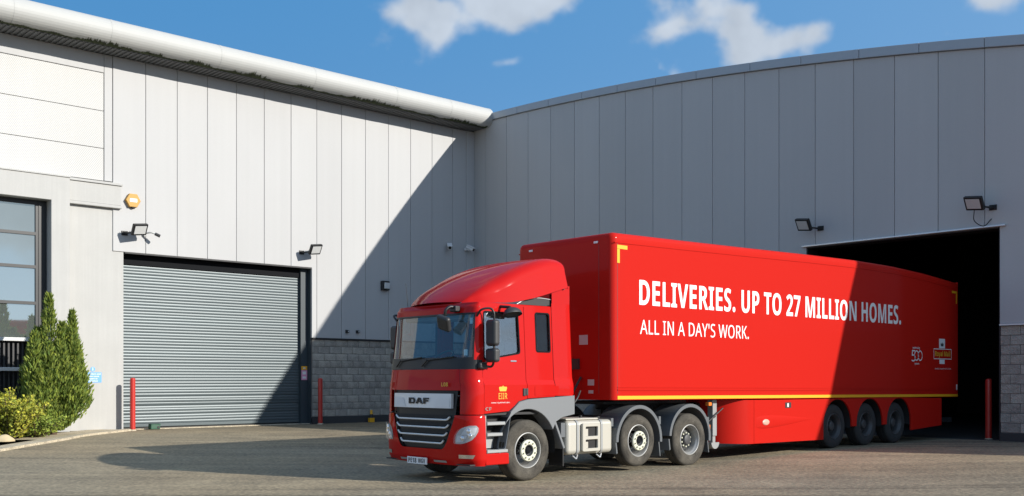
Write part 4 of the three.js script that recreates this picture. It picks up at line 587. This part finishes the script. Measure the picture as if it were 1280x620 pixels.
// ---------------------------------------------------------------- wheels
const Lathe = (pts, n = 48) => new THREE.LatheGeometry(pts.map((p) => new THREE.Vector2(...p)), n).rotateX(Math.PI / 2);   // profile (radius, out): out = +z
function wheel(parent, x, y, w, s, r, style) {           // s: +1 near side, -1 far side; origin at the outer tyre face
  const g = part('wheel', parent); g.position.set(x, y, w); if (s < 0) g.rotation.y = Math.PI;
  const R = 0.297, tw = 0.30, k = r - R;
  mesh('tyre', [Lathe([[R - 0.005, -0.03], [R + 0.012, -0.008], [R + k * 0.18, 0.006], [R + k * 0.45, 0.010], [R + k * 0.5, 0.006], [R + k * 0.72, 0.001], [r - 0.035, -0.012], [r - 0.012, -0.028], [r, -0.055], [r, -0.10], [r - 0.012, -0.104], [r - 0.012, -0.112], [r, -0.116], [r, -0.18], [r - 0.012, -0.184], [r - 0.012, -0.192], [r, -0.196], [r, -tw + 0.05], [r - 0.03, -tw + 0.01], [R, -tw]], 64)], style === 'trailer' ? M.tyreShaded : M.tyre, g);
  if (style === 'front') {
    mesh('rim', [Lathe([[R + 0.008, -0.012], [R, -0.002], [R - 0.012, -0.004], [R - 0.02, -0.03], [R - 0.035, -0.085], [R - 0.05, -0.14], [R - 0.05, -0.26]])], M.rimGrey, g);
    const disc = new THREE.Shape(); disc.absarc(0, 0, 0.262, 0, 6.2832); const hole0 = new THREE.Path(); hole0.absarc(0, 0, 0.10, 0, 6.2832, true); disc.holes.push(hole0);
    for (let i = 0; i < 10; i++) { const a = i * Math.PI / 5, h = new THREE.Path(); h.absarc(0.222 * Math.cos(a), 0.222 * Math.sin(a), 0.029, 0, 6.2832, true); disc.holes.push(h); }
    const dg = new THREE.ExtrudeGeometry(disc, { depth: 0.012, bevelEnabled: false, curveSegments: 10 }); bend(dg, (X, Y, Z) => { const q = Math.hypot(X, Y); return [X, Y, Z - 0.115 + 0.10 * sstep(0.262, 0.17, q)]; });
    mesh('wheel_disc', dg, M.rimGrey, g);
    mesh('nut_ring', [Lathe([[0.100, 0.006], [0.100, 0.022], [0.110, 0.026], [0.172, 0.026], [0.182, 0.018], [0.182, -0.012]]), ...Array.from({ length: 10 }, (_, i) => { const a = (i + 0.5) * Math.PI / 5; return new THREE.CylinderGeometry(0.013, 0.017, 0.035, 6).rotateX(Math.PI / 2).translate(0.14 * Math.cos(a), 0.14 * Math.sin(a), 0.04); })], M.nutRing, g);
    mesh('hub', Lathe([[0.108, 0.0], [0.10, 0.02], [0.085, 0.022], [0.08, -0.03], [0, -0.035]]), style === 'front' ? M.rimDark : M.dark, g);
    mesh('hub_cap', Lathe([[0.062, -0.03], [0.058, 0.0], [0.03, 0.012], [0, 0.013]], 24), M.matBlack, g);
  } else {
    const rm = style === 'drive' ? M.rimGrey : M.rimDark;
    mesh('rim', [Lathe([[R + 0.008, -0.012], [R, -0.001], [R - 0.012, -0.003], [R - 0.022, -0.03], [R - 0.03, -0.05], [R - 0.055, -0.07], [R - 0.06, -0.19], [R - 0.045, -0.27]])], rm, g);
    mesh('wheel_disc', Lathe([[R - 0.058, -0.19], [0.20, -0.16], [0.17, -0.15], [0.10, -0.15], [0.0, -0.15]]), M.rimDark, g);
    mesh('hub', [Lathe([[0.115, -0.15], [0.11, -0.07], [0.085, -0.05], [0, -0.048]], 24), ...Array.from({ length: 10 }, (_, i) => { const a = i * Math.PI / 5; return new THREE.CylinderGeometry(0.016, 0.016, 0.04, 6).rotateX(Math.PI / 2).translate(0.15 * Math.cos(a), 0.15 * Math.sin(a), -0.135); })], M.rimDark, g);
    if (style === 'drive') mesh('nut_ring', Array.from({ length: 10 }, (_, i) => { const a = (i + 0.5) * Math.PI / 5; return new THREE.CylinderGeometry(0.017, 0.02, 0.05, 6).rotateX(Math.PI / 2).translate(0.135 * Math.cos(a), 0.135 * Math.sin(a), -0.12); }), M.nutRing, g);
    mesh('hand_hole', Array.from({ length: 8 }, (_, i) => { const a = (i + 0.5) * Math.PI / 4; return new THREE.CircleGeometry(0.022, 14).translate(0.205 * Math.cos(a), 0.205 * Math.sin(a), -0.156); }), M.black, g);
  }
  return g;
}
wheel(T, 1.13, 0.515, 1.235, 1, 0.515, 'front'); wheel(T, 1.13, 0.515, -1.235, -1, 0.515, 'front');
wheel(T, 3.985, 0.565, 1.225, 1, 0.485, 'front'); wheel(T, 3.985, 0.565, -1.225, -1, 0.485, 'front');
wheel(T, 5.53, 0.522, 1.225, 1, 0.518, 'drive'); wheel(T, 5.53, 0.522, -1.225, -1, 0.518, 'drive');

// ================================================================ SEMI-TRAILER
{
  const X0 = 14.0, L = 14.05, tr = thing('semi_trailer', 'long red box trailer with white slogan backed into the dark doorway', 'trailer', [X0, 0, ZC]);
  const HW = 1.275, yb = (x) => 1.335 - 0.0068 * x, yt = (x) => tableAt([[0, 4.40], [2, 4.435], [4, 4.475], [6.5, 4.53], [8.7, 4.565], [10.5, 4.555], [12.2, 4.49], [14.05, 4.37]], x)[0];
  const plan = (d) => { const r = 0.13, p = []; const n = 6; for (let i = 0; i <= 40; i++) p.push([L - d * 0.3 - (L - r - d * 0.3) * i / 40, HW - d]); for (let i = 1; i <= n; i++) { const a = Math.PI / 2 * i / n; p.push([r - (r - d) * Math.sin(a), HW - r + (r - d) * Math.cos(a)]); } const q = p.slice(); for (let i = p.length - 1; i >= 0; i--) q.push([p[i][0], -p[i][1]]); return q; };
  const rings = [[0, null], [0, 0.16], [0, 0.10], [0.012, 0.06], [0.035, 0.028], [0.07, 0.008], [0.11, 0]], P = rings.map(([d]) => plan(d)), n = P[0].length;
  const shell = gridGeo((u, v) => { const i = Math.round(u * (n - 1)), j = Math.round(v * (rings.length - 1)), [x, w] = P[j][i]; return [x, rings[j][1] === null ? yb(x) : yt(x) - rings[j][1], w]; }, n - 1, rings.length - 1);
  mesh('box_body', [toCreasedNormals(shell, 0.6)], M.trailerRed, tr);
  const half = P[6].length / 2; mesh('roof', gridGeo((u, v) => { const i = Math.round(u * (half - 1)), [x, w] = P[6][i]; return [x, yt(x) - 0.001, lerp(w, -w, v)]; }, half - 1, 2), M.trailerRed, tr);
  mesh('floor', gridGeo((u, v) => { const x = lerp(0.1, L, u); return [x, yb(x) + 0.01, lerp(-1.2, 1.2, v)]; }, 4, 1), M.dark, tr);
  for (const s of [1, -1]) mesh('rear_door', gridGeo((u, v) => [L + 0.004, lerp(yb(L), yt(L), v), s * lerp(0.006, HW - 0.004, u)], 1, 1), M.trailerRed, tr);
  const sidebar = (x0, x1, f0, f1, w0, w1) => { const g = box(x0, x1, 0, 1, w0, w1); const h = new THREE.BoxGeometry(x1 - x0, 1, w1 - w0, 24, 1, 1).translate((x0 + x1) / 2, 0.5, (w0 + w1) / 2); return bend(h, (x, y, z) => [x, lerp(f0(x), f1(x), y), z]); };
  for (const s of [1, -1]) {
    const a = s > 0 ? HW + 0.002 : -HW - 0.008, b = s > 0 ? HW + 0.008 : -HW - 0.002;
    mesh('marker_strip', sidebar(0.13, L - 0.02, (x) => yb(x) + 0.012, (x) => yb(x) + 0.075, a, b), M.yellow, tr);
    mesh('kick_rail', [sidebar(0.13, L - 0.02, (x) => yb(x) + 0.175, (x) => yb(x) + 0.195, s > 0 ? HW + 0.001 : -HW - 0.012, s > 0 ? HW + 0.012 : -HW - 0.001), sidebar(0.13, L - 0.02, (x) => yb(x) + 0.225, (x) => yb(x) + 0.235, s > 0 ? HW + 0.001 : -HW - 0.010, s > 0 ? HW + 0.010 : -HW - 0.001)], M.trailerRed, tr);
    mesh('roof_rail', sidebar(0.05, L - 0.02, (x) => yt(x) - 0.20, (x) => yt(x) - 0.18, s > 0 ? HW + 0.001 : -HW - 0.010, s > 0 ? HW + 0.010 : -HW - 0.001), M.trailerRed, tr);
  }
  mesh('corner_marker', [box(0.12, 0.40, 4.10, 4.17, HW + 0.002, HW + 0.006), box(0.12, 0.19, 3.84, 4.095, HW + 0.002, HW + 0.006)], M.yellow, tr);
  mesh('corner_marker', [box(L - 0.36, L - 0.06, 4.06, 4.12, HW + 0.002, HW + 0.006), box(L - 0.12, L - 0.06, 3.78, 4.055, HW + 0.002, HW + 0.006)], M.yellow, tr);
  mesh('corner_seam', [box(0.128, 0.134, 1.45, 4.2, HW - 0.002, HW + 0.003), box(-0.003, 0.002, 1.45, 4.2, HW - 0.34, HW - 0.334)], M.rimDark, tr);
  mesh('coupling_panel', [box(-0.03, -0.002, 1.9, 2.1, 0.1, 0.45)], M.trim, tr);
  for (const [y0, y1, w0, w1] of [[2.36, 2.54, 0.44, 0.66], [1.60, 1.71, 0.66, 0.82], [1.45, 1.51, 0.68, 0.80]]) mesh('front_notice', box(-0.006, -0.002, y0, y1, w0, w1), M.railGrey, tr);
  mesh('front_lamp', [rbox(-0.02, 0.0, 4.22, 4.26, 0.82, 0.92, 0.006), rbox(-0.02, 0.0, 4.22, 4.26, -0.92, -0.82, 0.006)], M.white, tr);
  // lettering and emblems, flat print on the near side
  const zt = HW + 0.0035, put = (g) => g.translate(-X0, 0, zt);
  mesh('lettering', put(textGeo('DELIVERIES. UP TO 27 MILLION HOMES.', fontB, 14.74, 24.83, 3.105, 0.465)), M.white, tr);
  mesh('lettering', put(textGeo("ALL IN A DAY'S WORK.", fontR, 14.76, 18.24, 2.56, 0.265)), M.white, tr);
  mesh('anniversary_mark', [textGeo('5', fontR, 25.40, 25.60, 2.18, 0.29), ...[[25.66, 0.13], [25.86, 0.13]].map(([cx, r]) => new THREE.RingGeometry(r - 0.028, r, 28).scale(0.95, 1.05, 1).translate(cx, 2.33, 0)), textGeo('celebrating', fontB, 25.44, 25.84, 2.505, 0.05), textGeo('years', fontB, 25.56, 25.80, 2.10, 0.05)].map(put), M.chalk, tr);
  const lg = part('cross_emblem', tr);
  const rect = (x0, x1, y0, y1, dz = 0) => box(x0 - X0, x1 - X0, y0, y1, HW + 0.002 + dz, HW + 0.004 + dz);
  mesh('upright', [rect(26.93, 27.27, 2.545, 2.80), rect(26.95, 27.25, 2.13, 2.245)], M.white, lg);
  mesh('border', [rect(26.62, 27.66, 2.515, 2.535), rect(26.62, 27.66, 2.255, 2.275), rect(26.62, 26.635, 2.28, 2.51), rect(27.645, 27.66, 2.28, 2.51)], M.chalk, lg);
  mesh('lettering', textGeo('Royal Mail', fontB, 26.70, 27.58, 2.335, 0.13).translate(-X0, 0, zt), M.gold, lg);
  mesh('crown', new THREE.ShapeGeometry(poly([[27.03, 2.60], [27.17, 2.60], [27.19, 2.69], [27.14, 2.66], [27.10, 2.71], [27.06, 2.66], [27.01, 2.69]])).translate(-X0, 0, HW + 0.0065), M.rimDark, lg);
  mesh('web_lettering', put(textGeo('www.royalmail.com', fontR, 26.68, 27.62, 1.985, 0.04)), M.chalk, tr);
  // side skirts with wheel arches and rounded leading end
  const AX = [21.82, 23.30, 24.76].map((x) => x - X0), AR = 0.63, ac = 0.66, base = (x) => tableAt([[3.8, 0.36], [7.2, 0.335], [11.6, 0.42], [13.2, 0.50]], x)[0];
  for (const s of [1, -1]) {
    const bottom = [[4.45, base(4.45)]]; for (let i = 0; i < 3; i++) { const c = AX[i], lo = (x) => (x > AX[0] + 0.3 && x < AX[2] - 0.3 ? 0.60 : base(x)); bottom.push([c - AR, lo(c - AR)]); for (let k = 0; k <= 18; k++) { const a = Math.PI * (1 - k / 18); bottom.push([c + AR * Math.cos(a), ac + (AR - 0.035) * Math.sin(a)]); } bottom.push([c + AR, lo(c + AR)]); }
    bottom.push([13.1, base(13.1)]);
    const topL = [[13.1, yb(13.1) - 0.025], [4.45, yb(4.45) - 0.025]];
    mesh('side_skirt', [extr(poly([...bottom, ...topL]), 0.03, 0.006, 2).translate(0, 0, s > 0 ? HW - 0.045 : -HW + 0.015)], M.trailerRed, tr);
    mesh('skirt_nose', gridGeo((u, v) => { const a = u * Math.PI / 2, x = 4.445 - 0.85 * Math.sin(a), y = lerp(base(4.4) + 0.03 * u, yb(x) - 0.025, v); return [x, y, s * (HW - 0.012 - 0.85 * (1 - Math.cos(a)))]; }, 16, 2), M.trailerRed, tr);
    mesh('skirt_crease', gridGeo((u, v) => { const x = lerp(4.5, 6.8, u), h = 0.05 * Math.sin(Math.PI * Math.pow(u, 0.4)); const a = v * Math.PI; return [x, 0.80 + 0.03 * u - 0.14 * Math.cos(a) * Math.max(0.12, Math.sin(Math.PI * Math.pow(0.05 + 0.95 * u, 0.45))), s * (HW - 0.0095 + h * 0.5 * Math.sin(a))]; }, 16, 8), M.trailerRed, tr);
    mesh('arch_liner', AX.map((c) => gridGeo((u, v) => { const a = Math.PI * (1.05 - 1.1 * u); return [c + 0.64 * Math.cos(a), ac + 0.605 * Math.sin(a), s * lerp(0.7, HW - 0.05, v)]; }, 18, 1)), M.blackSoft, tr);
  }
  mesh('skirt_lamp', [new THREE.SphereGeometry(0.12, 16, 10).scale(1.1, 0.55, 0.22).translate(18.85 - X0, 0.80, HW + 0.012)], std([0.62, 0.36, 0.28], 0.4), tr);
  mesh('skirt_label', [rbox(19.62 - X0, 19.85 - X0, 1.09, 1.21, HW - 0.009, HW - 0.003, 0.002)], M.trim, tr);
  mesh('skirt_symbol', [box(19.69 - X0, 19.75 - X0, 1.11, 1.19, HW - 0.0025, HW + 0.001)], M.chalk, tr);
  mesh('side_lamp', [rbox(16.92 - X0, 17.02 - X0, 1.18, 1.25, 1.15, 1.24, 0.01)], M.orange, tr);
  for (const s of [1, -1]) { const lg2 = part('landing_leg', tr);
    mesh('outer_tube', [rbox(3.28, 3.42, 0.55, 1.30, s * 1.0 - 0.07, s * 1.0 + 0.07, 0.015)], M.stepGrey, lg2); mesh('inner_tube', box(3.305, 3.395, 0.36, 0.56, s - 0.045, s + 0.045), M.stepGrey, lg2);
    mesh('foot', [new THREE.CylinderGeometry(0.13, 0.13, 0.16, 18, 1, false, 0, Math.PI).rotateX(Math.PI / 2).rotateZ(-Math.PI / 2).translate(3.35, 0.42, s)], M.stepGrey, lg2); if (s > 0) mesh('crank_handle', [bar([3.35, 0.95, 1.08], [3.2, 0.92, 1.12], 0.012), bar([3.05, 0.85, 1.12], [3.55, 1.12, 1.12], 0.014)], M.trim, lg2); }
  mesh('chassis_beam', [box(2.0, 13.6, 0.95, 1.20, -0.5, -0.38), box(2.0, 13.6, 0.95, 1.20, 0.38, 0.5), box(7.0, 12, 0.7, 0.95, -0.5, 0.5)], M.blackSoft, tr);
  for (const x of AX) mesh('axle', bar([x, 0.62, -1.0], [x, 0.62, 1.0], 0.07), M.dark, tr);
  mesh('kingpin_plate', box(0.5, 3.0, 1.235, 1.29, -0.6, 0.6), M.dark, tr);
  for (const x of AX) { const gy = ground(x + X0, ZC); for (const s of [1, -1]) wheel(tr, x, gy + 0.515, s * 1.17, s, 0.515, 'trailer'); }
  mesh('rear_bumper', [box(13.7, 13.95, 0.55, 0.68, -1.15, 1.15), box(13.6, 13.75, 0.65, 1.2, -0.6, -0.5), box(13.6, 13.75, 0.65, 1.2, 0.5, 0.6)], M.dark, tr);
  mesh('rear_tag', [rbox(L - 0.11, L - 0.05, 1.42, 1.58, HW + 0.002, HW + 0.012, 0.003)], M.chalk, tr);
}
renderer.render(scene, camera);
